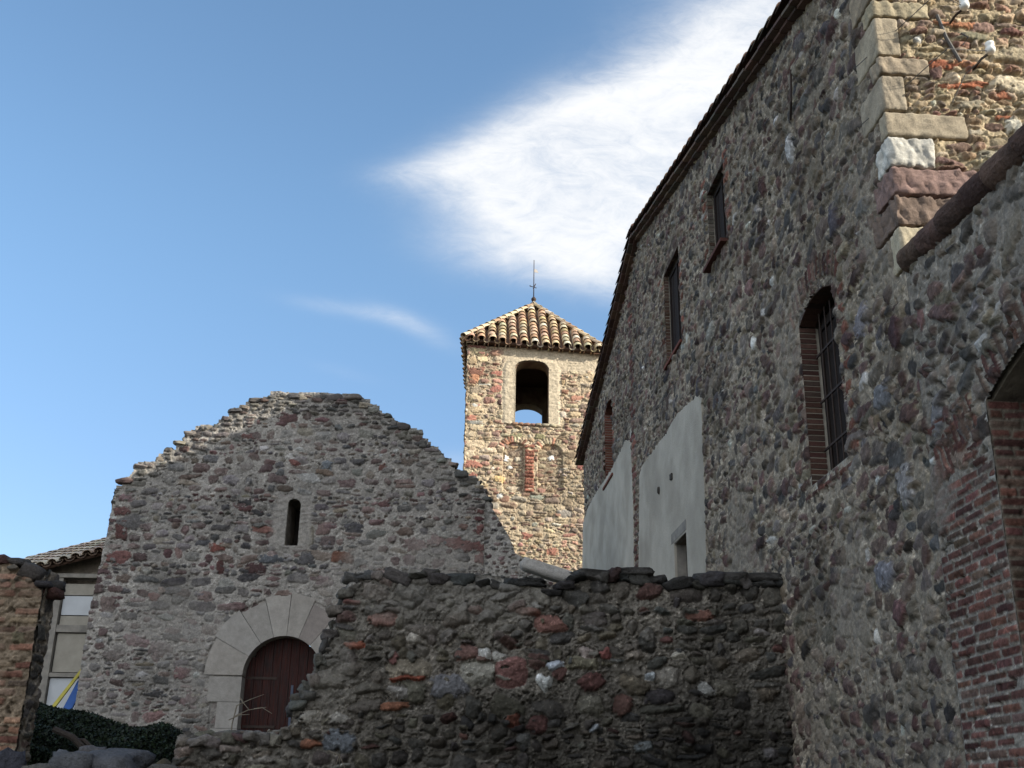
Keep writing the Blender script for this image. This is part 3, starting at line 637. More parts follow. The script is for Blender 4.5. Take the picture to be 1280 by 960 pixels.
# porcelain insulators on iron pins, with their old wires
def insulator(x, z, lb):
    p = N2(x, z, .02); b = MB()
    tip = p - dd * .24 + nn * .03
    b.tube([p + dd * .06, p - dd * .12, tip - zz * .01, tip + zz * .05], .012, 6)
    o = b.build('insulator_bracket', M_IRON, house, colored=False); o['label'] = lb
    c = MB(); prof = [(0, .032), (.02, .045), (.05, .046), (.065, .030), (.08, .042), (.11, .040), (.125, .02)]
    V = []; Fc = []; n = 14
    for (h, r) in prof:
        for j in range(n): V.append(tip + zz * (h - .02) + nn * r * cos(2 * pi * j / n) + dd * r * sin(2 * pi * j / n))
    for i in range(len(prof) - 1):
        for j in range(n): Fc.append((i * n + j, i * n + (j + 1) % n, (i + 1) * n + (j + 1) % n, (i + 1) * n + j))
    Fc.append(list(range(n))[::-1]); Fc.append([(len(prof) - 1) * n + j for j in range(n)])
    c.add(V, Fc); c.build('insulator', M_PORC, o, smooth=True, colored=False)
    return tip
t1 = insulator(.72, 8.62, 'upper white insulator on its iron bracket'); t2 = insulator(.90, 8.14, 'lower white insulator on its iron bracket')
w_ = MB(); w_.tube([N2(.60, 8.70, .03), N2(.66, 8.45, .025), N2(.76, 8.18, .03)], .018); w_.tube([t2, N2(.74, 7.98, .12), N2(.62, 7.72, .04)], .004)
w_.tube([N2(.82, 8.52, .02), N2(.84, 8.42, .09), N2(.80, 8.36, .05)], .008)
w_.tube([t1, t1 - dd * .10 - nn * .3 + zz * .05, G(S0 + .3, 8.3, -.10)], .004)
w_.tube([t2, t2 - dd * .08 - nn * .45 - zz * .07, G(S0 + .4, 7.7, -.09)], .004)
w_.build('old_cable', M_WIRE, house, colored=False)

# ================================================================== outbuilding with brick arch, in line with the gable
annex = empty('outbuilding', G(6.0, BASEZ), 'low rubble outbuilding with tiled coping and brick arched opening at the right edge', 'outbuilding')
rng = np.random.default_rng(31)
S = rubble(rng, 3.0, 8.3, .2, 6.1, .06, .24, .6, 2.2, P_GAB, jit=.3, rot=.35, bulge=(.02, .055), split=.25, fill=(.72, .96))
OA, OB, OSP, ORI = 4.3, 7.3, 4.44, .32
bk = bricks(rng, 7.3, 8.3, .2, 3.98, P_BRICK, .072, .27, .02, .010)
bk = [b for b in bk if rng.random() > .06]
cl = [s for s in S if not (7.25 < s[0] < 8.3 and s[1] < 4.0)]
for k in range(30):      # brick voussoirs of the arch
    t = k / 29; s_ = OA + (OB - OA) * t; cl.append(stone(s_, OSP + ORI * (1 - (2 * t - 1) ** 2) + .17, .026, .15, pick(rng, P_BRICK) * .85, -(2 * t - 1) * .45, 8, .01, .5))
for k in range(9): cl.append(stone(7.5 + k * .075, 4.45 - .03 * k, .026, .16, pick(rng, P_BRICK) * .85, -.35, 8, .01, .5))
for k in range(14): cl.append(stone(rng.uniform(7.4, 8.2), rng.uniform(4.0, 4.6), .12, .03, pick(rng, P_BRICK) * .8, 0, 7, .01, .7))
S = cl + bk
S.append(stone(7.75, 5.35, .28, .08, (.10, .065, .06), .45, 5, .05)); S.append(stone(8.05, 4.6, .14, .16, (.15, .145, .15), 0, 3, .04))
ztop = lambda s: 6.02 + (s - 6.3) * .055
def reg_a(X, Z, H, Cc, L, e):
    m = ((X > 7.32) & (Z < 4.25)) * sstep(.05, .35, fbm(X * 2.2, Z * 1.8, 8, 3) - .15) * .75
    mc = np.array([.195, .17, .143]) * (1 + .25 * fbm(X * 14, Z * 14, 19, 4))[..., None]
    m2 = sstep(.1, .45, fbm(X * .9, Z * .7, 18, 4)) * (Z < 6) * (X > 0) * .55 * (1 - ((X > 7.3) & (Z < 4)))
    m = np.maximum(m, m2)
    H = H * (1 - .5 * m) + .01 * m
    H = H * sstep(0, .16, ztop(X) - Z)
    H = flat(H, X, Z, OA, OB, 0, OSP + ORI * (1 - np.clip((X - 5.8) / 1.5, -1, 1) ** 2)) * sstep(S0, S0 - .04, X)
    return H, Cc * (1 - m[..., None]) + mc * m[..., None]
X, Z, H, Cc, _ = field(np.arange(4.0, 8.3001, .0103), np.arange(.3, 6.1, .0135), S, 33, mort=(.235, .21, .178), pits=1.4, lime=.8, mamp=.018, warp=.024, groove=.018, region=reg_a)
xc = (X - (OA + OB) / 2) / ((OB - OA) / 2)
keep = ~((np.abs(xc) < 1) & (Z < OSP + ORI * (1 - xc ** 2))) & (Z < ztop(X))
sheet('side_wall', nn * D, dd, zz, -nn, X, Z, H, Cc, keep, annex)['label'] = 'shaded rubble wall with red brick pier'
# jamb of the arch facing the viewer
Sj = bricks(rng, 0, .75, .2, 4.4, P_BRICK, .072, .27, .02, .010)
X, Z, H, Cc, _ = field(np.arange(.0, .76, .011), np.arange(.3, 4.46, .0135), Sj, 35, mort=(.17, .145, .115), mamp=.006, warp=.006, wscale=6, groove=.006)
sheet('arch_jamb', nn * D + dd * OB, nn, zz, -dd, X, Z, H, Cc, None, annex)
mb = MB()
mb.box(G(OB + .03, BASEZ, .06), dd * (S0 - OB - .05), nn * .7, zz * 4.2); mb.box(G(-8, BASEZ, .06), dd * (OA + 8), nn * .7, zz * 4.2)
mb.box(G(-8, BASEZ, .0), dd * (4.0 + 8), nn * .055, zz * 5.6)
pts = [G(OB + 1.0, 4.4, .05), G(OB + 1.0, 6.0, .05), G(-8, 5.25, .05), G(-8, 4.4, .05)] + [G(OA + (OB - OA) * t, OSP + ORI * (1 - (2 * t - 1) ** 2), .05) for t in np.linspace(0, 1, 13)]
mb.prism(pts, nn * .7)
mb.box(G(-8, BASEZ, 3.2), dd * 16.2, nn * .3, zz * 5.4); mb.box(G(-8, 5.3, .75), dd * 16.2, nn * 9, zz * .2)
mb.box(G(-8, BASEZ, 9.5), dd * 16.2, nn * .3, zz * 5.2); mb.box(G(S0 - .12, BASEZ, .76), dd * .1, nn * 2.4, zz * 4.9)
mb.build('masonry_core', M_BACK, annex, colored=False)
mb = MB(); mb.box(G(-14, BASEZ, 2.0), dd * 19.4, nn * 3.2, zz * 10.8); mb.box(G(-14, BASEZ, 5.25), dd * 18.85, nn * 1.9, zz * 10.7); mb.build('shade_block', M_BACK, annex, colored=False)  # unseen tall block, added to shade the yard and the pillar
cp_ = MB(); r_ = np.random.default_rng(8)
s_ = S0 - .04
cdir = -dd - zz * .055; cdir /= np.linalg.norm(cdir)
while s_ > -4:
    p = G(s_, float(ztop(s_)) + .015 + r_.uniform(-.006, .006), .07 + r_.uniform(-.01, .01))
    cup = np.cross(nn, cdir); cup *= np.sign(cup[2])
    ph = p - zz * .07 - nn * (.035 + r_.uniform(-.012, .012)) + zz * r_.uniform(-.012, .012); cc = np.array(pick(r_, [((.105, .066, .052), 2), ((.135, .085, .062), 1)]))
    n0_ = len(cp_.v); cp_.tube([ph + cdir * (.43 * q / 12) for q in range(13)], [.139 - .017 * q / 12 for q in range(13)], 24, cc)
    V_ = cp_.v[-1]; c_ = ph + cdir * np.clip((V_ - ph) @ cdir, 0, 9)[:, None]; cp_.v[-1] = c_ + (V_ - c_) * (1 + .10 * fbm(V_[:, 0] * 9 + V_[:, 1] * 11, V_[:, 2] * 14, 3, 4, .65))[:, None] * np.array([1, 1, .92])
    cp_.c[-1] = np.array(cc)[None] * (1 + .5 * fbm(V_[:, 0] * 6 + V_[:, 1] * 7, V_[:, 2] * 9, 13, 4, .6))[:, None]

    s_ -= .38
cp_.build('coping_tiles', M_BOULD, annex, smooth=False)
# ================================================================== ruined chapel
CY = 22.0
chapel = empty('ruined_chapel', (-4.3, CY, 2.9), 'roofless rubble stone chapel with round arched red door and slit window', 'ruined chapel')
crest_px = [(139, 640), (146, 606), (158, 600), (172, 583), (196, 572), (214, 556), (232, 546), (246, 535), (275, 524), (292, 512), (318, 497), (345, 491), (382, 490), (432, 493), (468, 512), (484, 523), (505, 537), (522, 546), (545, 566), (560, 580), (578, 595), (603, 612), (606, 622)]
cr = [xz(u, v, CY) for u, v in crest_px]
crx = np.array([p[0] for p in cr]); crz = np.array([p[1] for p in cr])
_sx = np.arange(crx[1], crx[-1] + .3, .01); _sz = np.interp(_sx, crx[1:], crz[1:]); _rs = np.random.default_rng(77); _cur = _sz[0]; _th = .08
for _i in range(len(_sx)):
    if abs(_sz[_i] - _cur) > _th: _cur = _sz[_i] + _rs.uniform(-.03, .03); _th = _rs.uniform(.05, .15)
    _sz[_i] = _cur
def ctop(x): return np.interp(x, _sx, _sz)
XL, XR = -8.16, float(crx[-1]) + .02
rng = np.random.default_rng(41)
S = rubble(rng, XL - .1, XR + .3, 2.2, 10.2, .07, .26, .7, 2.6, P_GREY, jit=.2, rot=.14, bulge=(.016, .042), split=.22, fill=(.70, .96))
# dark thin beds near the crest
S = [s for s in S if s[1] < ctop(s[0]) - .45]
Sc = rubble(rng, XL - .1, XR + .3, 6, 10.2, .06, .15, 1.6, 3.6, [((.085, .079, .073), 3), ((.14, .128, .112), 2), ((.065, .062, .06), 2), ((.10, .068, .062), 1)], jit=.12, rot=.12, bulge=(.03, .06), fill=(.86, 1.0))
S += [s for s in Sc if ctop(s[0]) - .45 <= s[1] < ctop(s[0])]
px = lambda u, v: xz(u, v, CY)
def st(u, v, w, h, c, **k): x, z = px(u, v); S.append(stone(x, z, w / 2 * .0164, h / 2 * .0174, c, **k))
RED = (.125, .064, .058); DRK = (.085, .08, .08); PUR = (.15, .10, .10); GRY = (.15, .14, .135)
for a in [(146, 695, 36, 17, RED), (151, 665, 16, 20, RED), (150, 638, 26, 12, (.11, .06, .055)), (155, 622, 22, 12, PUR), (165, 652, 36, 18, GRY), (130, 715, 22, 10, PUR), (135, 755, 20, 18, (.13, .10, .09)),
          (600, 640, 16, 9, RED), (598, 648, 20, 9, (.11, .05, .05)), (600, 662, 14, 20, RED), (588, 681, 38, 18, RED), (598, 699, 18, 14, RED), (570, 678, 30, 14, RED), (545, 675, 26, 14, (.14, .085, .08)), (519, 680, 30, 16, (.14, .09, .085)),
          (430, 697, 28, 16, (.17, .085, .06)), (383, 698, 20, 15, DRK), (341, 699, 34, 10, (.13, .135, .145)), (321, 710, 28, 12, (.10, .06, .058)), (275, 708, 11, 17, RED), (272, 685, 22, 12, (.18, .075, .06)), (306, 628, 20, 9, DRK), (322, 641, 18, 9, DRK), (306, 636, 24, 8, (.11, .06, .058)),
          (479, 629, 16, 10, (.12, .06, .06)), (443, 659, 26, 13, (.10, .095, .10)), (409, 676, 18, 11, (.12, .095, .09)), (404, 661, 18, 14, (.17, .12, .11)), (383, 668, 18, 24, (.21, .185, .145)), (368, 578, 16, 9, (.16, .075, .065)), (362, 570, 12, 9, (.36, .34, .32)), (350, 581, 14, 9, DRK), (409, 582, 18, 13, (.12, .13, .14)),
          (478, 583, 18, 14, (.17, .09, .075)), (510, 577, 34, 16, (.15, .12, .10)), (312, 546, 20, 7, (.11, .06, .055)), (475, 547, 22, 10, DRK), (405, 726, 18, 12, PUR), (408, 728, 18, 12, (.16, .13, .12)), (410, 753, 18, 12, (.12, .08, .07)), (330, 662, 30, 8, (.17, .09, .075)), (325, 686, 22, 10, (.18, .16, .14)),
          (215, 738, 20, 8, DRK), (160, 738, 20, 8, DRK), (193, 746, 18, 10, (.16, .09, .08)), (163, 770, 24, 10, DRK), (140, 820, 28, 16, (.13, .11, .10)), (215, 797, 24, 9, DRK), (228, 841, 18, 14, (.11, .06, .06)), (193, 868, 30, 9, DRK), (197, 815, 20, 22, (.17, .14, .13)), (170, 800, 30, 16, PUR), (235, 875, 20, 16, (.13, .08, .08)),
          (240, 788, 20, 20, (.19, .18, .17)), (257, 745, 18, 12, (.17, .12, .11)), (555, 668, 24, 12, (.2, .19, .17)), (620, 700, 12, 8, DRK)]: st(*a, p=5., bulge=.022)
DX, DZ, RI, RO = -4.30, 3.99, .76, 1.50
SLX0, SLX1, SLZ0, SLZ1 = -4.47, -4.23, 6.52, 7.47
def reg_c(X, Z, H, Cc, L, e):
    r = np.hypot(X - DX, Z - DZ); ring = ((r < RO + .02) & (Z > DZ)) | ((np.abs(X - DX) < RI + .55) & (Z <= DZ))
    H = np.where(ring, np.minimum(H, 0) - .03, H)
    # smooth render around the slit, pale washes low down
    dx = np.maximum(np.abs(X - (SLX0 + SLX1) / 2) - .30, 0); dz = np.maximum(np.abs(Z - 7.0) - .50, 0)
    m = sstep(.14, .0, np.hypot(dx, dz) + .08 * fbm(X * 5, Z * 5, 4, 3)) * .92
    w = sstep(.0, .4, fbm(X * .75 + 9, Z * .8, 45, 4) + .10 * (6.2 - Z)) * .55
    m = np.maximum(m, w)
    mc = np.array([.265, .245, .22])[None, None] * (1 + .18 * fbm(X * 10, Z * 10, 46, 4))[..., None]
    return H * (1 - .75 * m) + .012 * m + .006 * m * fbm(X * 16, Z * 16, 47, 3), Cc * (1 - m[..., None]) + mc * m[..., None]
xs = np.arange(XL, XR, .0145); zs = np.arange(2.3, 10.05, .0145)
X, Z, H, Cc, ID = field(xs, zs, S, 43, mort=(.27, .25, .225), mvar=.45, mamp=.018, warp=.022, groove=.016, region=reg_c)
okst = np.array([s[1] < ctop(s[0]) + .0 for s in S] + [True])
ct = ctop(X)
keep = (Z < ct - .12) | ((Z < ct + .09) & okst[ID] & (ID >= 0) & (Z < ct + .09))
leftx = XL + .165 * np.clip((Z - 5.0) / 2.7, 0, 1) + .022 * fbm(Z * 5, Z * 0, 6, 3) * 1.0
keep &= X > leftx
r = np.hypot(X - DX, Z - DZ)
keep &= ~(((r < RI) & (Z > DZ)) | ((np.abs(X - DX) < RI) & (Z <= DZ)))
slitc = np.hypot(X - (SLX0 + SLX1) / 2, Z - (SLZ1 - .12)) < .12
keep &= ~(((X > SLX0) & (X < SLX1) & (Z > SLZ0) & (Z < SLZ1 - .12)) | slitc)
sheet('facade_wall', (0, CY, 0), XH, ZH, -YH, X, Z, H, Cc, keep, chapel)
# core of the wall behind the face, leaving the openings
mb = MB()
xsn = np.linspace(XL + .2, XR - .05, 60)
def topin(x): return float(ctop(x)) - .14
def corestrip(x0, x1, z0, y0=CY + .07, dy=.85, z1=None):
    n = max(2, int((x1 - x0) / .12)); xx = np.linspace(x0, x1, n)
    mb.prism([(x0, y0, z0), (x1, y0, z0)] + [(x, y0, z1 if z1 else topin(x)) for x in xx[::-1]], YH * dy)
corestrip(XL + .2, DX - RI - .02, 2.3); corestrip(DX + RI + .02, XR - .05, 2.3)
# over the door: pieces left and right of the slit
arc = [(DX + (RI + .02) * cos(t), DZ + (RI + .02) * sin(t)) for t in np.linspace(0, pi, 17)]
mb.prism([(DX - RI - .02, CY + .07, SLZ0)] + [(DX - RI - .02, CY + .07, DZ)] + [(x, CY + .07, z) for x, z in arc[::-1]] + [(DX + RI + .02, CY + .07, SLZ0)], YH * .85)
corestrip(DX - RI - .02, SLX0 - .01, SLZ0); corestrip(SLX1 + .01, DX + RI + .02, SLZ0); corestrip(SLX0 - .01, SLX1 + .01, SLZ1)
mb.build('masonry_core', M_BACK, chapel, colored=False)
db = MB(); db.box((SLX0 - .3, CY + .93, 6.3), XH * .9, YH * .05, ZH * 1.4); db.build('slit_dark_sheet', M_DARK, chapel, colored=False)  # dark sheet closing the slit, its colour standing in for the unlit inside
ss_ = MB()
ss_.box((SLX0 - .02, CY - .004, SLZ0 - .06), XH * (SLX1 - SLX0 + .04), YH * .9, ZH * .055)
ss_.build('slit_sill', M_CONC, chapel, colored=False)
# back and side walls of the roofless nave
nv = MB(); nv.box((XL + .05, CY + .95, 2.3), XH * .8, YH * 6, ZH * 4.6); nv.build('side_wall', M_BACK, chapel, colored=False)
# left return of the facade in rubble
S = rubble(rng, 0, .95, 2.2, 8, .09, .22, 1.0, 2.4, P_GREY)
X, Z, H, Cc, _ = field(np.arange(0, .95, .03), np.arange(2.3, 7.66, .03), S, 48)
sheet('wall_return', (XL + .14, CY + .01, 0), YH, ZH, -XH, X, Z, H, Cc, None, chapel)
# loose capping stones on the crest
cs = MB(); r_ = np.random.default_rng(9)
PC = [((.12, .11, .098), 3), ((.18, .165, .145), 2), ((.09, .085, .08), 2.5), ((.24, .21, .165), 1.2), ((.13, .09, .08), .6)]
for row in range(5):
    x = crx[1] + .03
    while x < XR - .05:
        w = r_.uniform(.13, .30); h = r_.uniform(.045, .085)
        zc = float(ctop(x + w / 2)) - .03 + r_.uniform(-.035, .03)
        V, Fc = lump(r_, (w / 2 * 1.12, r_.uniform(.09, .14), h * r_.uniform(.6, 1.1)), r_.normal(0, .07), .82, .12, hi=row == 0)
        cs.add(V + np.array([x + w / 2, CY + .06 + row * .19 + r_.uniform(-.04, .04), zc]), Fc, pick(r_, PC))
        x += w * .92
cs.build('crest_stones', M_DRYS, chapel, smooth=True)
# white mortar flecks left on the crest
# the raking buttress to the right of the facade
BP = [xz(u, v, CY + .04) for u, v in [(590, 604), (606, 614), (615, 634), (626, 652), (636, 668), (644, 690), (668, 706), (692, 716), (692, 745), (596, 745)]]
S = rubble(rng, -.9, 1.3, 5.2, 8, .07, .16, 1, 2.4, P_GREY, fill=(.5, .8), bulge=(.012, .03))
X, Z, H, Cc, _ = field(np.arange(-.8, 1.25, .015), np.arange(5.3, 7.9, .015), S, 50, mort=(.31, .29, .265), mamp=.016)
bt = sheet('buttress', (0, CY + .04, 0), XH, ZH, -YH, X, Z, H, Cc, inpoly(X, Z + .03 * fbm(X * 9, Z * 9, 3, 2), BP), chapel)
bt['label'] = 'raking rendered buttress right of the facade'
mb = MB(); mb.prism([(x, CY + .10, z - .03) for x, z in BP], YH * .7); mb.build('buttress_core', M_BACK, chapel, colored=False)
# voussoirs and jambs of the door
VC = [((.30, .275, .245)), (.31, .285, .255), (.235, .205, .185), (.30, .275, .245), (.32, .295, .265), (.28, .26, .235), (.30, .28, .255)]
angs = np.array([0, 26, 50, 70, 88, 107, 127, 152, 180]) * pi / 180
va = MB()
for i in range(8):
    a0, a1 = angs[i] + .004, angs[i + 1] - .004; n = 5
    ro = RO * (1 + .03 * sin(i * 2.3)) + (.04 if i in (3, 4) else 0)
    pts = [(DX + (RI - .004) * cos(a), CY - .03, DZ + (RI - .004) * sin(a)) for a in np.linspace(a0, a1, n)] + [(DX + ro * cos(a), CY - .03, DZ + ro * sin(a)) for a in np.linspace(a1, a0, n)]
    va.prism(pts, YH * .40, np.array(VC[i % 7]) * 1.0)
M_ARCH = mat('smooth_arch_stone', attr=True, var=.26, vscale=3, bump=.5, bscale=35)
va.build('door_arch', M_ARCH, chapel)
jb = MB()
for sg in (-1, 1):
    z = 2.4
    for h, w in ((.62, .50), (.48, .42), (.47, .62)):
        x0 = DX + sg * (RI - .004)
        jb = MB(); jb.box((x0 if sg > 0 else x0 - w, CY - .03 - .004 * (h > .5), z), XH * w, YH * .40, ZH * (h - .008), np.array(VC[int(h * 100) % 7])); jb.build('door_jamb', M_ARCH, chapel); z += h
dr = MB(); k = 9; wd = 2 * RI / k
for i in range(k):
    x = DX - RI + wd * i; xm = x + wd / 2; top = DZ + sqrt(max(0, RI ** 2 - (xm - DX) ** 2)) + .03
    dr.box((x + .004, CY + .27 + .006 * (i % 2), 2.4), XH * (wd - .008), YH * .05, ZH * (top - 2.4))
door = dr.build('door', M_WOOD, chapel, colored=False); door['label'] = 'weathered dark red plank door'
db_ = MB(); db_.prism([(DX - RI + .01, CY + .34, 2.4), (DX + RI - .01, CY + .34, 2.4)] + [(DX + (RI - .01) * cos(t), CY + .34, DZ + (RI - .01) * sin(t)) for t in np.linspace(0, pi, 15)], YH * .03)
db_.build('door_backing', M_SHUT, door, colored=False)  # unseen board added behind the planks to stop daylight in the gaps
dp = MB(); dp.box((DX + .14, CY + .255, 2.5), XH * .045, YH * .018, ZH * 1.35); dp.box((DX + .20, CY + .256, 2.5), XH * .30, YH * .014, ZH * .62); dp.box((DX + .42, CY + .254, 2.55), XH * .05, YH * .018, ZH * .85)
hg = MB(); hg.box((DX - RI + .03, CY + .258, 3.05), XH * .62, YH * .012, ZH * .05); hg.build('hinge_strap', M_IRON, door, colored=False); hg = MB(); hg.box((DX - RI + .03, CY + .258, 3.95), XH * .58, YH * .012, ZH * .05); hg.build('hinge_strap', M_IRON, door, colored=False)
dp.build('door_patch', M_WOODB, door, colored=False)

# ================================================================== bell tower
TF = np.array([-1.48, 34.0, 0]); TR = np.array([2.94, 34.4, 0]); TW = np.linalg.norm(TR - TF); tx = (TR - TF) / TW; tn = np.array([tx[1], -tx[0], 0])
TB = 4.4; TZ0, TZ1 = 2.5, 15.98
tower = empty('bell_tower', (.7, 36.2, TZ0), 'sunlit square stone bell tower with arched opening and tiled pyramid roof', 'bell tower')
def tl(u, v):            # pixel on the tower front to tower coordinates
    r = ray(u, v); t = ((TF - np.array([0, 0, EYE])) @ tn) / (r @ tn); p = np.array([0, 0, EYE]) + r * t; return (p - TF) @ tx, p[2]
oL, oR = tl(643.5, 500)[0], tl(685.5, 500)[0]; oB = tl(664, 529)[1]; oT = tl(664, 451)[1]
rng = np.random.default_rng(51)
S = rubble(rng, -.1, TW + .1, 6.5, 16.2, .09, .24, 1.0, 2.6, P_WARM, jit=.12, rot=.1, bulge=(.025, .06), split=.3, fill=(.80, 1.0))
z = 6.6; k = 0
while z < 16:            # larger quoins on both corners
    h = rng.uniform(.26, .42); w = .62 if k % 2 else .38
    c = pick(rng, [((.36, .28, .18), 3), ((.29, .14, .10), 2.2), ((.42, .34, .23), 2)])
    S.append(stone(w / 2 * .96, z + h / 2, w / 2, h / 2 * .92, c, 0, 6, .03)); S.append(stone(TW - w / 2 * .96, z + h / 2, w / 2, h / 2 * .92, pick(rng, P_WARM), 0, 6, .03)); z += h; k += 1
def tst(u, v, w, h, c, **kk): x, z = tl(u, v); S.append(stone(x, z, w / 2 * .0265, h / 2 * .029, c, **kk))
for a in [(594, 495, 20, 14, (.40, .31, .20)), (595, 432, 22, 10, (.16, .075, .06)), (593, 471, 18, 14, (.34, .17, .10)), (624, 467, 20, 6, (.27, .12, .09)), (620, 486, 14, 9, (.28, .13, .10)), (700, 449, 10, 8, (.27, .14, .10)), (720, 498, 22, 7, (.32, .17, .12)), (705, 490, 16, 7, (.33, .18, .12)),
          (634, 572, 8, 8, (.78, .76, .72)), (638, 584, 8, 6, (.7, .68, .62)), (690, 573, 8, 8, (.76, .74, .70)), (726, 580, 12, 16, (.28, .12, .10)), (589, 594, 16, 11, (.30, .13, .10)), (624, 598, 14, 10, (.42, .30, .15)), (625, 620, 8, 6, (.75, .73, .68)), (706, 642, 16, 9, (.45, .40, .34)), (672, 622, 16, 6, (.36, .36, .28)), (674, 546, 14, 7, (.20, .18, .10)), (648, 545, 20, 6, (.22, .20, .12)), (660, 670, 20, 10, (.26, .12, .09)), (690, 690, 16, 10, (.30, .14, .10)), (595, 528, 22, 6, (.25, .24, .21)), (594, 508, 10, 6, (.6, .58, .52))]: tst(*a, p=4., bulge=.03)
ax0, az0 = tl(644, 566); ax1, az1 = tl(688, 566); cxm, cz_t = tl(662, 562); _, cz_b = tl(660, 615)
for (cx, R_) in ((ax0, .46), (ax1, .46)):            # two blind arches of thin stones
    for k in range(15):
        a = pi * (k + .5) / 15; S.append(stone(cx + R_ * cos(a) * 1.05, az0 + R_ * .85 * sin(a) + .05, .042, .12, pick(rng, [((.40, .32, .22), 2), ((.30, .15, .10), 1.4)]), a - pi / 2, 5, .035, .45))
for k in range(12):                                     # red column between them
    zc = cz_b + (cz_t - cz_b) * (k + .5) / 12; S.append(stone(cxm, zc, .16, (cz_t - cz_b) / 24 * .94, (.30, .125, .085), 0, 6, .06, .4))
S.append(stone(cxm, cz_t + .1, .2, .07, (.30, .13, .09), 0, 6, .07, .4))
def reg_t(X, Z, H, Cc, L, e):
    # rough render round the belfry opening and under the eaves
    cx, hw = (oL + oR) / 2, (oR - oL) / 2
    d = np.maximum(np.abs(X - cx) - hw, 0); dz = np.maximum(Z - (oT - .35), 0); rr = np.hypot(d, dz)
    m = ((rr < .42 + .06 * fbm(X * 4, Z * 4, 2, 3)) & (Z > oB - .05)).astype(float)
    mtop = sstep(-.1, .1, Z - (15.25 + .25 * fbm(X * 1.8, X * 0 + 3, 5, 3))) * sstep(.9, 1.5, X) * .95
    m2 = np.maximum(m, mtop)
    mc = np.array([.44, .37, .27])[None, None] * (1 + .2 * fbm(X * 11, Z * 11, 56, 4))[..., None]
    bump_ = .03 * m * sstep(.42, .30, rr) + .012 * fbm(X * 18, Z * 18, 57, 4) * m2
    # sunk blind arches
    for c_ in (ax0, ax1):
        rec = ((np.hypot(X - c_, (Z - az0) / .85) < .40) & (Z > az0)) | ((np.abs(X - c_) < .40) & (Z <= az0) & (Z > cz_b))
        rec &= np.abs(X - cxm) > .17
        H = np.where(rec, H - .07, H)
    return H * (1 - .85 * m2) + bump_, Cc * (1 - m2[..., None]) + mc * m2[..., None]
X, Z, H, Cc, _ = field(np.arange(0, TW + .001, .0175), np.arange(6.4, 16.0, .0175), S, 53, mort=(.40, .32, .22), mamp=.02, warp=.035, wscale=6, fine=.012, groove=.03, region=reg_t)
cxo, hwo = (oL + oR) / 2, (oR - oL) / 2
def otop(x): return oT - .30 + .30 * np.sqrt(np.clip(1 - np.abs((x - cxo) / hwo) ** 2.6, 0, 1))
keep = ~((np.abs(X - cxo) < hwo) & (Z > oB) & (Z < otop(X)))
sheet('front_wall', TF, tx, ZH, tn, X, Z, H, Cc, keep, tower)
def TP(x, z, y=0.): return TF + tx * x + YH * y + ZH * z
mb = MB()
th = .62; e0 = .07
mb.box(TP(.05, TZ0, e0), tx * (oL - .05), YH * th, ZH * (TZ1 - TZ0)); mb.box(TP(oR, TZ0, e0), tx * (TW - .05 - oR), YH * th, ZH * (TZ1 - TZ0)); mb.box(TP(oL, TZ0, e0), tx * (oR - oL), YH * th, ZH * (oB - TZ0))
xx = np.linspace(oL, oR, 17); mb.prism([TP(oL, TZ1, e0), TP(oR, TZ1, e0)] + [TP(x, float(otop(x)), e0) for x in xx[::-1]], YH * th)
BYo = 4.4 - th
# back wall with its own arched opening
bl0, bl1 = onY(638, 520, 38.2)[0], onY(677.5, 520, 38.2)[0]; bz0 = oB - .6; bzt = onY(655, 507.5, 38.0)[2]
yb = 38.4 - th
mb.box((-1.43, yb, TZ0), XH * (bl0 + 1.43), YH * th, ZH * (TZ1 - TZ0)); mb.box((bl1, yb, TZ0), XH * (2.89 - bl1), YH * th, ZH * (TZ1 - TZ0)); mb.box((bl0, yb, TZ0), XH * (bl1 - bl0), YH * th, ZH * (bz0 - TZ0))
xx = np.linspace(bl0, bl1, 13); mb.prism([(bl0, yb, TZ1), (bl1, yb, TZ1)] + [(x, yb, bzt - .22 * abs((x - (bl0 + bl1) / 2) / ((bl1 - bl0) / 2)) ** 2.4) for x in xx[::-1]], YH * th)
mb.box((-1.43, 34.7, TZ0), XH * th, YH * (yb - 34.7), ZH * (TZ1 - TZ0)); mb.box((2.89 - th, 34.7 + .3, TZ0), XH * th, YH * (yb - 35.0), ZH * (TZ1 - TZ0))
mb.build('masonry_core', mat('tower_masonry', (.22, .165, .11), var=.5, vscale=5, bump=1, bscale=9, bdist=.05, second=(.17, .11, .08), sscale=3), tower, colored=False)
rvl = MB()
rvl.box(TP(oL - .0, oB, -.02) + 0, tx * .02, YH * .1, ZH * (oT - oB - .3)); rvl.build('opening_edge', M_MORT, tower, colored=False)
S = rubble(rng, 0, 4.4, 6.4, 16, .1, .26, 1, 2.4, P_WARM)
X, Z, H, Cc, _ = field(np.arange(0, 4.4, .05), np.arange(6.4, 16, .05), S, 58, mort=(.36, .29, .2))
sheet('side_wall', TF, YH, ZH, -XH, X, Z, H, Cc, None, tower)
sheet('side_wall', TR, YH, ZH, XH, X, Z, H, Cc, X < 4.0, tower)
# sill stones of the opening
sb = MB(); r_ = np.random.default_rng(3); x = oL - .05
while x < oR + .15:
    w = r_.uniform(.16, .3); V, Fc = lump(r_, (w / 2, .16, .05), 0, .5, .08); sb.add(V + TP(x + w / 2, oB - .05, .08), Fc, pick(r_, [((.22, .13, .09), 2), ((.3, .25, .18), 1)])); x += w * .95
sb.build('sill_stones', M_DRYS, tower, smooth=True)
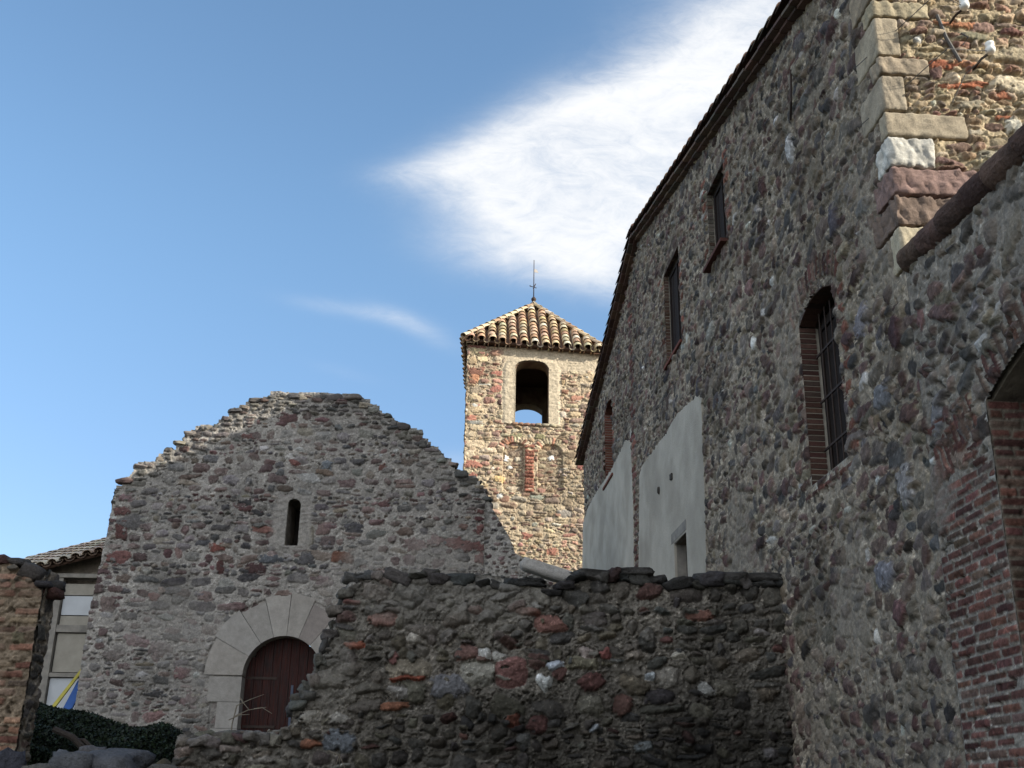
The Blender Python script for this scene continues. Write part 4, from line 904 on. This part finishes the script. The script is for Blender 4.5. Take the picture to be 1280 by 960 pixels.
# pyramid roof in barrel tiles
OV = .08; OF_ = .23; EZ = TZ1 + .10
ap3 = onY(667, 385, 36.3)
cor = [np.array([-1.48 - OV, 34.0 - OF_, EZ + .04]), np.array([2.94 + OV, 34.4 - OF_, EZ - .14]), np.array([2.94 + OV, 38.4 + OV, EZ]), np.array([-1.48 - OV, 38.4 + OV, EZ])]
rbm = MB(); rbm.add([*cor, ap3, *(c - zz * .05 for c in cor)], [(0, 1, 4), (1, 2, 4), (2, 3, 4), (3, 0, 4), (0, 5, 6, 1), (1, 6, 7, 2), (2, 7, 8, 3), (3, 8, 5, 0), (8, 7, 6, 5)])
roof = rbm.build('roof', M_ROOFB, tower, colored=False)
tm = MB(); ch = MB(); r_ = np.random.default_rng(14)
for i in range(4):
    a, b = cor[i], cor[(i + 1) % 4]; e = b - a; L = np.linalg.norm(e); e = e / L
    mid = (a + b) / 2; upv = ap3 - mid; upv = upv - e * (upv @ e); HL = np.linalg.norm(upv); upv /= HL
    nr = np.cross(e, upv); nr = nr * np.sign(nr[2])
    ncol = 13; foot = (ap3 - a) @ e
    for c in range(ncol):
        w = (c + .5) * L / ncol
        lim = HL * (w / foot if w < foot else (L - w) / (L - foot)) - .04
        t = -.07
        while t < lim:
            tilt = upv - nr * .085; tilt /= np.linalg.norm(tilt)
            p = a + e * (w + r_.uniform(-.02, .02)) + upv * (t + r_.uniform(-.03, .03)) + nr * (.085 + r_.uniform(-.012, .012))
            barrel(tm, p, tilt, e, nr, min(.40, max(.12, lim - t + .1)), .138, .105, pick(r_, P_TILE)); t += .285
    for c in range(ncol + 1):
        w = min(max(c * L / ncol, .08), L - .08); lim = HL * (w / foot if w < foot else (L - w) / (L - foot))
        p = a + e * w + nr * .065 - upv * .10
        barrel(ch, p, upv, e, nr, max(.3, lim), .11, .10, pick(r_, P_TILE) * .55, flip=True)  # channel tiles darkened, shade of the valleys put into their colour
    # cornice of small tiles under the eaves
    for c in range(ncol * 1):
        w = (c + .5) * L / ncol; p = a + e * w - zz * .10 - upv * .0
        outv = np.cross(e, zz); outv = outv / np.linalg.norm(outv)
        inn = -outv if (mid - ap3) @ outv > 0 else outv
        barrel(ch, p + inn * .04, inn, e, zz, .3, .135, .12, pick(r_, P_TILE) * 1.15, flip=False)
tm.build('cover_tiles', M_TILE, roof); ch.build('channel_tiles', M_TILE, roof)
hp = MB()
for i in range(4):
    a = cor[i]; v_ = ap3 - a; L = np.linalg.norm(v_); v_ /= L; sd = np.cross(v_, zz); sd /= np.linalg.norm(sd); un = np.cross(sd, v_); un *= np.sign(un[2]); t = -.03
    while t < L - .15:
        tl_ = v_ - un * .07; barrel(hp, a + v_ * t + un * .12, tl_ / np.linalg.norm(tl_), sd, un, .42, .125, .10, pick(r_, [((.42, .33, .22), 3), ((.38, .25, .16), 1.5), ((.46, .40, .29), 2)])); t += .34
hp.build('hip_tiles', M_TILE, roof)
# weather vane
ap = ap3 + zz * .16
wv = MB(); V = []; Fc = []; prof = [(-.22, .20), (-.05, .13), (.02, .07), (.10, .05), (.14, .085), (.20, .09), (.25, .05), (.28, .03)]; n = 12
for h, r0 in prof:
    for j in range(n): V.append(ap + zz * h + np.array([r0 * cos(2 * pi * j / n), r0 * sin(2 * pi * j / n), 0]))
for i in range(len(prof) - 1):
    for j in range(n): Fc.append((i * n + j, i * n + (j + 1) % n, (i + 1) * n + (j + 1) % n, (i + 1) * n + j))
Fc.append([(len(prof) - 1) * n + j for j in range(n)]); wv.add(V, Fc); wv.tube([ap + zz * .2, ap + zz * 1.75], [.022, .014], 6)
vane = wv.build('weather_vane', M_IRON, tower, colored=False, smooth=True)
fl = MB(); h = ap + zz * .68
fl.tube([h + XH * -.15 + zz * .03, h + XH * .10 - zz * .05], .014); fl.tube([h + YH * -.14 + zz * .02, h + YH * .14], .014); fl.tube([h - XH * .02 - zz * .08, h + XH * .07 + zz * .12], .016)
fl.add([h + XH * -.16 + zz * .05, h + XH * -.10 - zz * .02, h + XH * -.12 + zz * .06], [(0, 1, 2)])
fl.build('cross_arms', M_IRON, vane, colored=False)
g = ap + zz * 1.36; fg = MB(); fg.prism([g + zz * .03, g + XH * .10 - zz * .05 + zz * .06, g + XH * .17 - zz * .12, g + XH * .02 - zz * .10], YH * .008); fg.build('pennant', mat('pale_tin', (.5, .45, .4), var=.2, bump=0, rough=.5), vane, colored=False)

# ================================================================== foreground rubble wall
FY = 12.5
fwall = empty('rubble_wall', (0, FY, 1.8), 'rough dark cobble and mortar wall crossing in front of the chapel', 'stone wall')
FP = [(978, 723), (930, 722), (880, 720), (868, 726), (820, 718), (770, 716), (722, 714), (712, 722), (690, 735), (672, 716), (640, 722), (600, 722), (560, 716), (520, 714), (480, 710), (446, 714), (436, 722), (428, 745), (418, 775), (402, 812), (398, 838), (382, 862), (366, 878), (360, 905), (352, 915), (300, 912), (255, 917), (218, 912), (216, 960)]
fp = [xz(u, v, FY) for u, v in FP]
fx = np.array([p[0] for p in fp])[::-1]; fz = np.array([p[1] for p in fp])[::-1]
fx = np.maximum.accumulate(fx + np.arange(len(fx)) * 1e-5)
def ftop(x): return np.interp(x, fx, fz)
FX0, FX1 = float(fx[0]), 3.12
rng = np.random.default_rng(61)
S = rubble(rng, FX0 - .1, FX1 + .1, .9, 4.3, .10, .30, .7, 2.0, P_DARK, jit=.25, rot=.3, bulge=(.04, .10), split=.35, fill=(.66, 1.0), p=(2.1, 3.8), skip=.06)
def fs(u, v, w, h, c, **k): x, z = xz(u, v, FY); S.append(stone(x, z, w / 2 * .0094, h / 2 * .0096, c, **k))
for a in [(436, 729, 34, 26, (.15, .14, .13)), (481, 720, 26, 28, (.17, .11, .10)), (520, 718, 34, 26, (.15, .14, .13)), (600, 727, 40, 30, (.11, .105, .10)), (478, 774, 34, 17, (.12, .06, .05)), (444, 806, 28, 10, (.16, .06, .04)), (510, 836, 52, 22, (.17, .15, .12)), (511, 848, 42, 7, (.18, .06, .04)), (596, 842, 42, 28, (.26, .25, .22)), (639, 841, 38, 32, (.14, .075, .07)),
          (681, 855, 20, 20, (.36, .37, .37)), (606, 818, 14, 15, (.48, .48, .47)), (624, 820, 16, 12, (.34, .33, .31)), (583, 817, 28, 18, (.15, .09, .08)), (695, 832, 20, 12, (.24, .26, .30)), (735, 830, 58, 16, (.13, .12, .09)), (734, 818, 20, 16, (.19, .16, .15)), (756, 817, 16, 14, (.20, .08, .075)), (792, 820, 22, 14, (.16, .14, .12)), (848, 819, 15, 10, (.34, .32, .28)), (813, 846, 14, 10, (.24, .26, .28)),
          (881, 862, 20, 16, (.30, .30, .29)), (386, 897, 26, 20, (.24, .225, .20)), (421, 898, 30, 14, (.19, .18, .165)), (423, 926, 42, 26, (.11, .12, .135)), (493, 882, 34, 12, (.15, .07, .045)), (562, 858, 46, 26, (.12, .12, .13)), (500, 864, 30, 14, (.20, .19, .18)), (390, 929, 32, 10, (.18, .08, .05)), (806, 934, 24, 12, (.22, .24, .25)), (653, 926, 20, 14, (.16, .16, .155)), (743, 910, 12, 10, (.24, .26, .29)), (688, 780, 40, 20, (.13, .07, .06)), (660, 765, 28, 10, (.14, .055, .04)), (875, 771, 34, 14, (.15, .08, .065)), (745, 775, 30, 18, (.06, .05, .05)), (670, 905, 24, 22, (.13, .065, .06)), (640, 900, 20, 16, (.17, .07, .05)), (596, 763, 16, 9, (.16, .06, .05)), (565, 717, 26, 18, (.1, .09, .085)),
          (232, 926, 24, 12, (.15, .13, .11)), (232, 941, 24, 12, (.15, .12, .105)), (234, 954, 22, 9, (.14, .12, .10)), (330, 925, 40, 14, (.2, .18, .16)), (290, 935, 30, 12, (.13, .11, .1)), (322, 950, 34, 10, (.12, .11, .1))]: fs(*a, bulge=.06, p=3.)
def reg_w(X, Z, H, Cc, L, e):
    m = sstep(0, .4, fbm(X * .9 + 1, Z * 1.0, 64, 4) + .16 * (Z - 3.3)) * .6
    mc = np.array([.16, .15, .135])[None, None] * (1 + .45 * fbm(X * 15, Z * 15, 66, 4))[..., None]
    low_right = sstep(3.2, 2.3, Z + .35 * fbm(X * .9, Z * .9, 69, 4)) * sstep(-2.2, .5, X + fbm(X, Z, 70, 3))  # tone falls towards the lower right, with a ragged edge
    Cc = Cc * (1 - m[..., None]) + mc * m[..., None]; Cc = Cc * (1.28 - .72 * low_right)[..., None] * np.array([1., .99, .96])
    return H * (1 - .5 * m) + m * (.03 + .03 * fbm(X * 13, Z * 13, 67, 4)), Cc
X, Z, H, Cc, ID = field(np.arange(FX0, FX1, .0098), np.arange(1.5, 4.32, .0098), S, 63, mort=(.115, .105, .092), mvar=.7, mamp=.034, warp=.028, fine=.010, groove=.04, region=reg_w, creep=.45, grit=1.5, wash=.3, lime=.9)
tt = ftop(X)
okst = np.array([s[1] < float(ftop(s[0])) - .01 for s in S] + [True])
keep = (Z < tt - .07) | ((Z < tt + .035) & okst[ID] & (ID >= 0))
H = H + .10 * np.clip(4.2 - Z, 0, 3) * 0 + .05 * fbm(X * .8, Z * .8, 68, 2) - .10 * sstep(.14, 0, tt - Z)
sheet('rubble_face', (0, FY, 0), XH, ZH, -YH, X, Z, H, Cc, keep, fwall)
mb = MB(); xx = np.linspace(FX0 + .04, FX1, 90)
mb.prism([(FX0 + .04, FY + .06, .5), (FX1 + .2, FY + .06, .5), (FX1 + .2, FY + .06, float(ftop(FX1)) - .12)] + [(x, FY + .06, float(ftop(x)) - .10) for x in xx[::-1]], YH * .55)
mb.build('masonry_core', M_BACK, fwall, colored=False)
cs = MB(); r_ = np.random.default_rng(19)
for row in range(4):
    x = FX0 + .10
    while x < FX1 - .05:
        w = r_.uniform(.10, .24) if r_.random() < .85 else .32; h = r_.uniform(.035, .085); sl0 = float(ftop(x + w) - ftop(x)) / w
        n_ = 1 if abs(sl0) < 1.5 else max(1, int(abs(sl0) * w / .16))
        for q in range(n_):
            zc = float(ftop(x + w * (q + .5) / n_)) - .06 + r_.uniform(-.04, .025)
            V, Fc = lump(r_, (w / 2 * (1.1 if n_ == 1 else .8), r_.uniform(.09, .15), h * (1 if n_ == 1 else 1.2)), r_.normal(0, .16), .78, .17, hi=True)
            cs.add(V + np.array([x + w * (q + .5) / n_, FY + .03 + row * .16 + r_.uniform(-.03, .03), zc]), Fc, pick(r_, [((.07, .064, .057), 4), ((.052, .05, .048), 3), ((.10, .09, .078), 2), ((.08, .05, .045), .8)]) * (1.7 if x < -1.2 else 1.0))
        x += w * .93
for (u, v, w, h) in ((905, 722, 62, 12), (957, 722, 50, 10), (745, 718, 60, 10), (793, 716, 50, 9)):
    p = onY(u, v, FY); V, Fc = lump(r_, (w * .0047, .2, h * .0052), 0, .6, .08, hi=True); cs.add(V + p + YH * .12, Fc, (.075, .07, .065))
cs.build('cap_stones', M_BOULD, fwall, smooth=True)
p = onY(688, 716, FY + .5); V, Fc = lump(np.random.default_rng(4), (.34, .16, .075), .32, .45, .05, hi=True)
o = MB(); o.add(V + p + zz * .0, Fc, (.32, .30, .275)); o.build('cap_block', M_DRYS, fwall, smooth=True)['label'] = 'pale tilted block lying on the wall crest'

# ================================================================== left edge: brick pillar
PY = 11.0
pil = empty('brick_pillar', (*onY(15, 960, PY)[:2], 1.6), 'broken orange brick and rubble pillar at the left edge', 'brick pillar')
pe = [xz(u, v, PY) for u, v in [(-120, 700), (0, 697), (18, 703), (30, 716), (46, 728), (56, 742)]]
xR = xz(44, 800, PY)[0]
rng = np.random.default_rng(71)
px0 = pe[0][0]; S = bricks(rng, px0 - .1, xR + .1, 1.2, 3.75, P_PALEB, .085, .3, .026, .02); S = [s for s in S if rng.random() > .22]
S += [s for s in rubble(rng, px0 - .1, xR + .2, 3.62, 4.4, .08, .15, 1, 2, P_DARK, bulge=(.03, .07))]
for k in range(14): S.append(stone(rng.uniform(px0, xR), rng.uniform(1.8, 3.6), rng.uniform(.06, .12), rng.uniform(.05, .09), pick(rng, P_WARM) * .6, rng.normal(0, .2), 3, .03, .7))
def reg_p(X, Z, H, Cc, L, e):
    m = sstep(.0, .4, fbm(X * 2.2, Z * 1.4, 73, 3)) * .6; mc = np.array([.24, .185, .13])[None, None] * (1 + .3 * fbm(X * 15, Z * 15, 74, 4))[..., None]
    return H * (1 - .4 * m), Cc * (1 - m[..., None]) + mc * m[..., None]
X, Z, H, Cc, ID = field(np.arange(px0, xR, .0105), np.arange(1.3, 4.4, .0105), S, 72, mort=(.22, .17, .12), mamp=.03, warp=.03, fine=.012, groove=.03, region=reg_p)
pt = np.interp(X, [p[0] for p in pe], [p[1] for p in pe])
sheet('pillar_face', (0, PY, 0), XH, ZH, -YH, X, Z, H, Cc, Z < pt + .04 * fbm(X * 8, Z * 8, 7, 2), pil)
S = rubble(rng, 0, .5, 1.2, 4, .1, .2, 1, 2, P_DARK, bulge=(.008, .02)); X, Z, H, Cc, _ = field(np.arange(0, .30, .014), np.arange(1.3, 3.80, .014), S, 75, mort=(.20, .165, .125), mamp=.02)
sheet('pillar_side', (xR, PY, 0), YH, ZH, XH, X, Z, H, Cc, None, pil)
mb = MB(); mb.prism([(px0, PY + .05, .9), (xR - .03, PY + .05, .9), (xR - .03, PY + .05, 3.74)] + [(p[0], PY + .05, p[1] - .08) for p in pe[::-1] if p[0] < xR - .05], YH * .25); mb.build('masonry_core', M_BACK, pil, colored=False)
cs = MB()
for row in range(3):
    x = px0
    while x < xR:
        w = rng.uniform(.1, .22); V, Fc = lump(rng, (w / 2 * 1.2, .11, rng.uniform(.04, .07)), rng.normal(0, .2), .7, .16)
        cs.add(V + np.array([x + w / 2, PY + .07 + row * .08, float(np.interp(x, [p[0] for p in pe], [p[1] for p in pe])) - .02]), Fc, pick(rng, P_DARK)); x += w * .9
cs.build('top_stones', M_BOULD, pil, smooth=True)

# ================================================================== shed between pillar and chapel
HY = 22.9
shed = empty('shed', (*onY(80, 900, HY)[:2], 2.7), 'small shed with wavy tiled roof and pale board panels left of the chapel', 'shed')
def pb(u0, v0, u1, v1, Y, th, m, name, parent, lean=-.155):
    # vertical board: pixel corners with plumb sides
    a, b = xz(u0, v0, Y), xz(u1, v1, Y); o = MB(); o.box((a[0], Y, b[1]), XH * (b[0] - a[0]), YH * th, ZH * (a[1] - b[1])); return o.build(name, m, parent, colored=False)
wl0 = xz(20, 740, HY + .3)[0]; mb = MB(); zt = xz(128, 682, HY + .3)[1]; ztl = xz(24, 708, HY + .3)[1]
mb.prism([(wl0 - 1.2, HY + .3, 2.4), (XL + .35, HY + .3, 2.4), (XL + .35, HY + .3, zt), (wl0, HY + .3, ztl), (wl0 - 1.2, HY + .3, ztl - .3)], YH * 2.5); mb.build('shed_wall', M_BACK, shed, colored=False)
def Xs(u, v): return xz(u, v, HY)[0]
def Zs(u, v): return xz(u, v, HY)[1]
xP0, xP1 = Xs(67, 723), Xs(80, 723); xE = XL + .25
zt_ = Zs(75, 722); lv = [Zs(80, 729), Zs(80, 743), Zs(80, 768), Zs(80, 781), Zs(80, 790), Zs(78, 841), Zs(70, 846), Zs(66, 885)]
pc = MB(); pc.box((xP0, HY - .02, 2.5), XH * (xP1 - xP0), YH * .2, ZH * (zt_ - 2.5)); pc.build('post', M_CONC, shed, colored=False)
bmn = MB(); bmn.box((xP1, HY + .0, lv[4]), XH * (xE - xP1), YH * .15, ZH * (lv[3] - lv[4])); bmn.build('beam', M_CONC, shed, colored=False); bmn = MB(); bmn.box((xP0 - .42, HY + .0, lv[6]), XH * (xE - xP0 + .42), YH * .12, ZH * (lv[5] - lv[6])); bmn.build('beam', M_CONC, shed, colored=False); bmn = MB(); bmn.box((xP0 - .1, HY - .05, zt_), XH * (xE - xP0 + .1), YH * .2, ZH * .08); bmn.build('beam', M_CONC, shed, colored=False)
for (x0, x1, z1, z0, m) in ((xP1 + .03, xE, lv[0], lv[1], M_PANT), (xP1 + .03, xE - .03, lv[1] - .02, lv[2], M_PANL), (xP1 + .03, xE, lv[2] - .02, lv[3], M_PANT), (xP1 + .03, xE, lv[4] - .02, lv[5] + .02, M_PANT), (xP1 + .02, xE, lv[6] - .02, 2.6, M_PANL),
                        (xP0 - .32, xP0 - .04, Zs(60, 788), lv[5] + .02, M_PANL), (xP0 - .30, xP0 - .04, lv[6] - .03, Zs(55, 872), M_PANL)):
    o = MB(); o.box((x0, HY + .06, z0), XH * (x1 - x0), YH * .03, ZH * (z1 - z0)); o.build('panel', m, shed, colored=False)
rf = MB(); r_ = np.random.default_rng(23)
pL = onY(14, 719, HY - .25); pR = onY(131, 690, HY - .25); e = pR - pL; L = np.linalg.norm(e); e /= L
back = YH * .92 + zz * .38; back /= np.linalg.norm(back); nr = np.cross(e, back); nr *= np.sign(nr[2]); k = int(L / .235)
for i in range(-3, k + 1):
    w = (i + .5) * L / k
    if w > L: continue
    t = 0
    while t < 2.4:
        barrel(rf, pL + e * w + back * t + nr * .05, back - nr * .06, e, nr, .42, .105, .085, pick(r_, [((.42, .36, .28), 2), ((.50, .43, .34), 2), ((.34, .26, .2), 1)])); t += .32
    barrel(rf, pL + e * (w + L / k / 2) + back * .02 + nr * .07, back, e, nr, 2.4, .10, .10, (.16, .11, .08), flip=True)
rf.build('shed_roof', M_TILE, shed)
o = MB(); o.prism([pL - e * .6 + back * .1 - nr * .06, pR + back * .1 - nr * .06, pR + back * 2.7 - nr * .06, pL - e * .6 + back * 2.7 - nr * .06], nr * .05); o.build('roof_bed', M_ROOFB, shed, colored=False)
# boards leaning in front of the shed
a = onY(56, 893, HY - .9); b = onY(109, 826, HY - .3); o = MB(); dv = b - a; sd = np.array([dv[2], 0, -dv[0]]); sd /= np.linalg.norm(sd)
o.prism([a, b, b + sd * .045, a + sd * .075], YH * .05); tag(o.build('plank', M_YEL, origin=tuple(a), colored=False), 'thin yellow plank leaning against the shed panels', 'plank')
a = onY(73, 896, HY - 1.0); b = onY(98, 849, HY - .4); dv = b - a; sd = np.array([dv[2], 0, -dv[0]]); sd /= np.linalg.norm(sd)
o = MB(); n = 10; V = []
pts = [a, a + sd * .17, b + sd * .15 - dv * .05, b + sd * .11 + dv * .02, b + sd * .04 + dv * .02, b - dv * .05]
o.prism(pts, YH * .06); tag(o.build('board', M_BLU, origin=tuple(a), colored=False), 'blue plastic board leaning beside the yellow plank', 'board')

# ================================================================== ivy bank, boulders, twigs
def leaves(name, n, sampler, size, seed, label, cat):
    r = np.random.default_rng(seed); P = sampler(r, n); k = len(P); V = np.zeros((k, 4, 3))
    d1 = r.normal(size=(k, 3)); d1 /= np.linalg.norm(d1, axis=1)[:, None]; d2 = np.cross(d1, r.normal(size=(k, 3))); d2 /= np.linalg.norm(d2, axis=1)[:, None]
    s = r.uniform(.5, 1.2, (k, 1)) * size
    V[:, 0] = P - d1 * s; V[:, 1] = P + d2 * s * .6; V[:, 2] = P + d1 * s; V[:, 3] = P - d2 * s * .6
    c = np.array([(.012, .020, .011), (.016, .027, .013), (.022, .034, .015), (.016, .021, .016)])[r.integers(0, 4, k)] * r.uniform(.6, 1.3, (k, 1))
    q = np.arange(4 * k).reshape(k, 4)
    org = P.mean(0); o = O(name, V.reshape(-1, 3), q, M_LEAF, None, np.repeat(c, 4, 0), origin=tuple(org)); tag(o, label, cat); return o
BYV = 14.5
tp = [xz(u, v, BYV) for u, v in [(28, 872), (45, 874), (60, 885), (85, 888), (110, 889), (135, 899), (150, 906), (170, 909), (190, 908), (205, 907), (216, 910), (222, 930)]]
def samp(r, n):
    x = r.uniform(tp[0][0] - 1.0, tp[-1][0] + .1, n); t = np.interp(x, [p[0] for p in tp], [p[1] for p in tp])
    y = BYV + r.uniform(-1.6, 1.8, n); dome = .10 * (np.abs(y - BYV) / 1.7) ** 2 * 3
    depth = r.exponential(.10, n); z = t - dome - depth - .05 * fbm(x * 5, y * 5, 3, 3) + .06 * fbm(x * 1.7, y * 1.7, 4, 2)
    lo = 1.7 + np.zeros(n)
    # front face of the bank
    k = r.random(n) < .5; y[k] = BYV - 1.6 - r.uniform(0, .25, k.sum()); z[k] = lo[k] + (t[k] - .45 - lo[k]) * r.random(k.sum())
    return np.stack([x, y, np.maximum(z, lo)], -1)
o = leaves('ivy_bush', 110000, samp, .024, 81, 'low dark green ivy bush at the foot of the chapel', 'bush')
mb = MB(); xx = np.linspace(tp[0][0] - 1, tp[-1][0], 24)
P = []
for yv, dr_ in ((BYV - 1.55, .62), (BYV - .8, .32), (BYV, .20), (BYV + .9, .32), (BYV + 1.6, .6)):
    for x in xx: P.append((x, yv, float(np.interp(x, [p[0] for p in tp], [p[1] for p in tp])) - dr_))
nX = len(xx); Fc = [(j * nX + i, j * nX + i + 1, (j + 1) * nX + i + 1, (j + 1) * nX + i) for j in range(4) for i in range(nX - 1)]
V = np.array(P); low = V[:nX].copy(); low[:, 2] = 1.5; low2 = V[-nX:].copy(); low2[:, 2] = 1.5; nV = len(V)
Fc += [(nV + i, nV + i + 1, i + 1, i) for i in range(nX - 1)] + [(4 * nX + i, 4 * nX + i + 1, nV + nX + i + 1, nV + nX + i) for i in range(nX - 1)]
O('mound', np.vstack([V, low, low2]), Fc, mat('leafy_soil', (.02, .024, .013), var=.6, bump=1, bscale=10, bdist=.08), o, smooth=True)
sk = MB(); r_ = np.random.default_rng(6)
for (u0, v0, u1, v1, rr) in ((68, 912, 112, 944, .035), (90, 925, 118, 938, .022)):
    a = onY(u0, v0, 12.6); b = onY(u1, v1, 12.4); m_ = (a + b) / 2 + zz * .05
    sk.tube([a, m_, b], rr, 7)
tag(sk.build('fallen_branch', M_BROWN, origin=tuple(onY(90, 925, 12.6)), colored=False), 'brown dead branch lying across the front of the ivy bush', 'branch')
r_ = np.random.default_rng(91)
for i, (u, v, w, h, Y, lb, c) in enumerate([(133, 955, 82, 38, 8.0, 'large rounded grey boulder, biggest of those below the ivy', (.15, .15, .16)), (84, 962, 46, 42, 7.8, 'pointed grey boulder left of the biggest one', (.17, .17, .175)), (38, 975, 56, 34, 7.5, 'flat pale boulder near the foot of the brick pillar', (.21, .20, .18)),
                                          (4, 965, 40, 56, 7.4, 'dark boulder cut by the left edge of the photo', (.10, .10, .12)), (196, 968, 46, 28, 8.4, 'small tan rock right of the biggest boulder', (.19, .17, .14)), (115, 942, 30, 24, 8.3, 'small peaked stone poking up behind the biggest boulder', (.18, .17, .17)), (240, 972, 40, 24, 8.6, 'low brown rock under the end of the rubble wall', (.15, .13, .11)), (300, 974, 60, 24, 8.8, 'wide low rock under the ledge left of the big wall', (.14, .13, .12))]):
    p = onY(u, v + 9, Y); k = Y / F * 1.0
    V, Fc = lump(r_, (w * k * .55, w * k * .45, max(h * k * .62, .1)), r_.normal(0, .1), .8, .13, hi=True)
    V = V * (1 + .14 * fbm(V[:, 0] * 9 + V[:, 1] * 4 + i, V[:, 2] * 11, i, 4, .6))[:, None]; c = np.array(c) * .72
    cc = np.array(c)[None] * (1 + .25 * fbm(V[:, 0] * 12 + i * 5, V[:, 2] * 12 + V[:, 1] * 8, i, 4))[:, None]
    # rubble heap under each so that it rests on the ground
    o = MB(); o.add(V + p, Fc, cc); ob = o.build('boulder', M_BOULD, origin=tuple(p), smooth=True); tag(ob, lb, 'boulder', 'boulders at the foot of the bank')
# heap the boulders sit on
bx, by = np.meshgrid(np.linspace(-5.2, -1.2, 50), np.linspace(6.6, 9.8, 40))
hz_ = 1.48 * np.exp(-((by - 8.1) / 1.1) ** 2) * sstep(-5.6, -4.6, bx) * sstep(-1.2, -2.4, bx) + .35 + .09 * fbm(bx * 4, by * 4, 5, 3)
idx = np.arange(bx.size).reshape(bx.shape); q = np.stack([idx[:-1, :-1], idx[:-1, 1:], idx[1:, 1:], idx[1:, :-1]], -1).reshape(-1, 4)
tag(O('rubble_heap', np.stack([bx, by, hz_], -1), q, M_GROUND, smooth=True), kind='stuff', label='heap of earth and small stones under the boulders', cat='rubble')
# rubble slope in front of the chapel door
r_ = np.random.default_rng(95); o = MB()
for i in range(420):
    x = r_.uniform(-6.3, -2.2); y = r_.uniform(13.2, 21.2); z = .3 + 1.65 + .75 * float(sstep(12.6, 21, np.array(y))) ; s = r_.uniform(.05, .17)
    V, Fc = lump(r_, (s, s * .8, s * .55), r_.normal(0, .3), .7, .15); o.add(V + np.array([x, y, z + s * .2]), Fc, pick(r_, P_DARK) * 1.2)
ro = o.build('rubble_slope', M_DRYS, smooth=True); tag(ro, 'loose stones strewn on the slope below the chapel door', 'rubble', kind='stuff')
tw = MB(); r_ = np.random.default_rng(97)
for (p, q, m) in (((296, 882), (330, 868), (312, 876)), ((292, 896), (333, 884), (310, 889)), ((300, 872), (312, 888), (304, 880)), ((286, 900), (312, 893), (300, 895)), ((318, 886), (340, 892), (328, 886))):
    a, b, c = onY(*p, 21.2), onY(*q, 21.0), onY(*m, 21.1); tw.tube([a, c + zz * .02, b], [.011, .008, .004], 5)
a = onY(290, 905, 21.2); tw.tube([a - zz * .3, a, onY(296, 882, 21.2)], .012, 5)
tag(tw.build('dry_shrub', M_TWIG, origin=tuple(a - zz * .3), colored=False), 'bare dry twigs reaching across the foot of the chapel door', 'shrub')
tw = MB()
for (u0, v0, u1, v1) in ((425, 962, 424, 942), (410, 938, 424, 944), (424, 944, 418, 962), (424, 943, 431, 960)): tw.tube([onY(u0, v0, 12.3), onY(u1, v1, 12.25)], .004, 4)
tag(tw.build('dry_grass_stalk', M_TWIG, origin=tuple(onY(424, 962, 12.3)), colored=False), 'pale bent grass stalks against the dark cobble wall', 'dry grass')
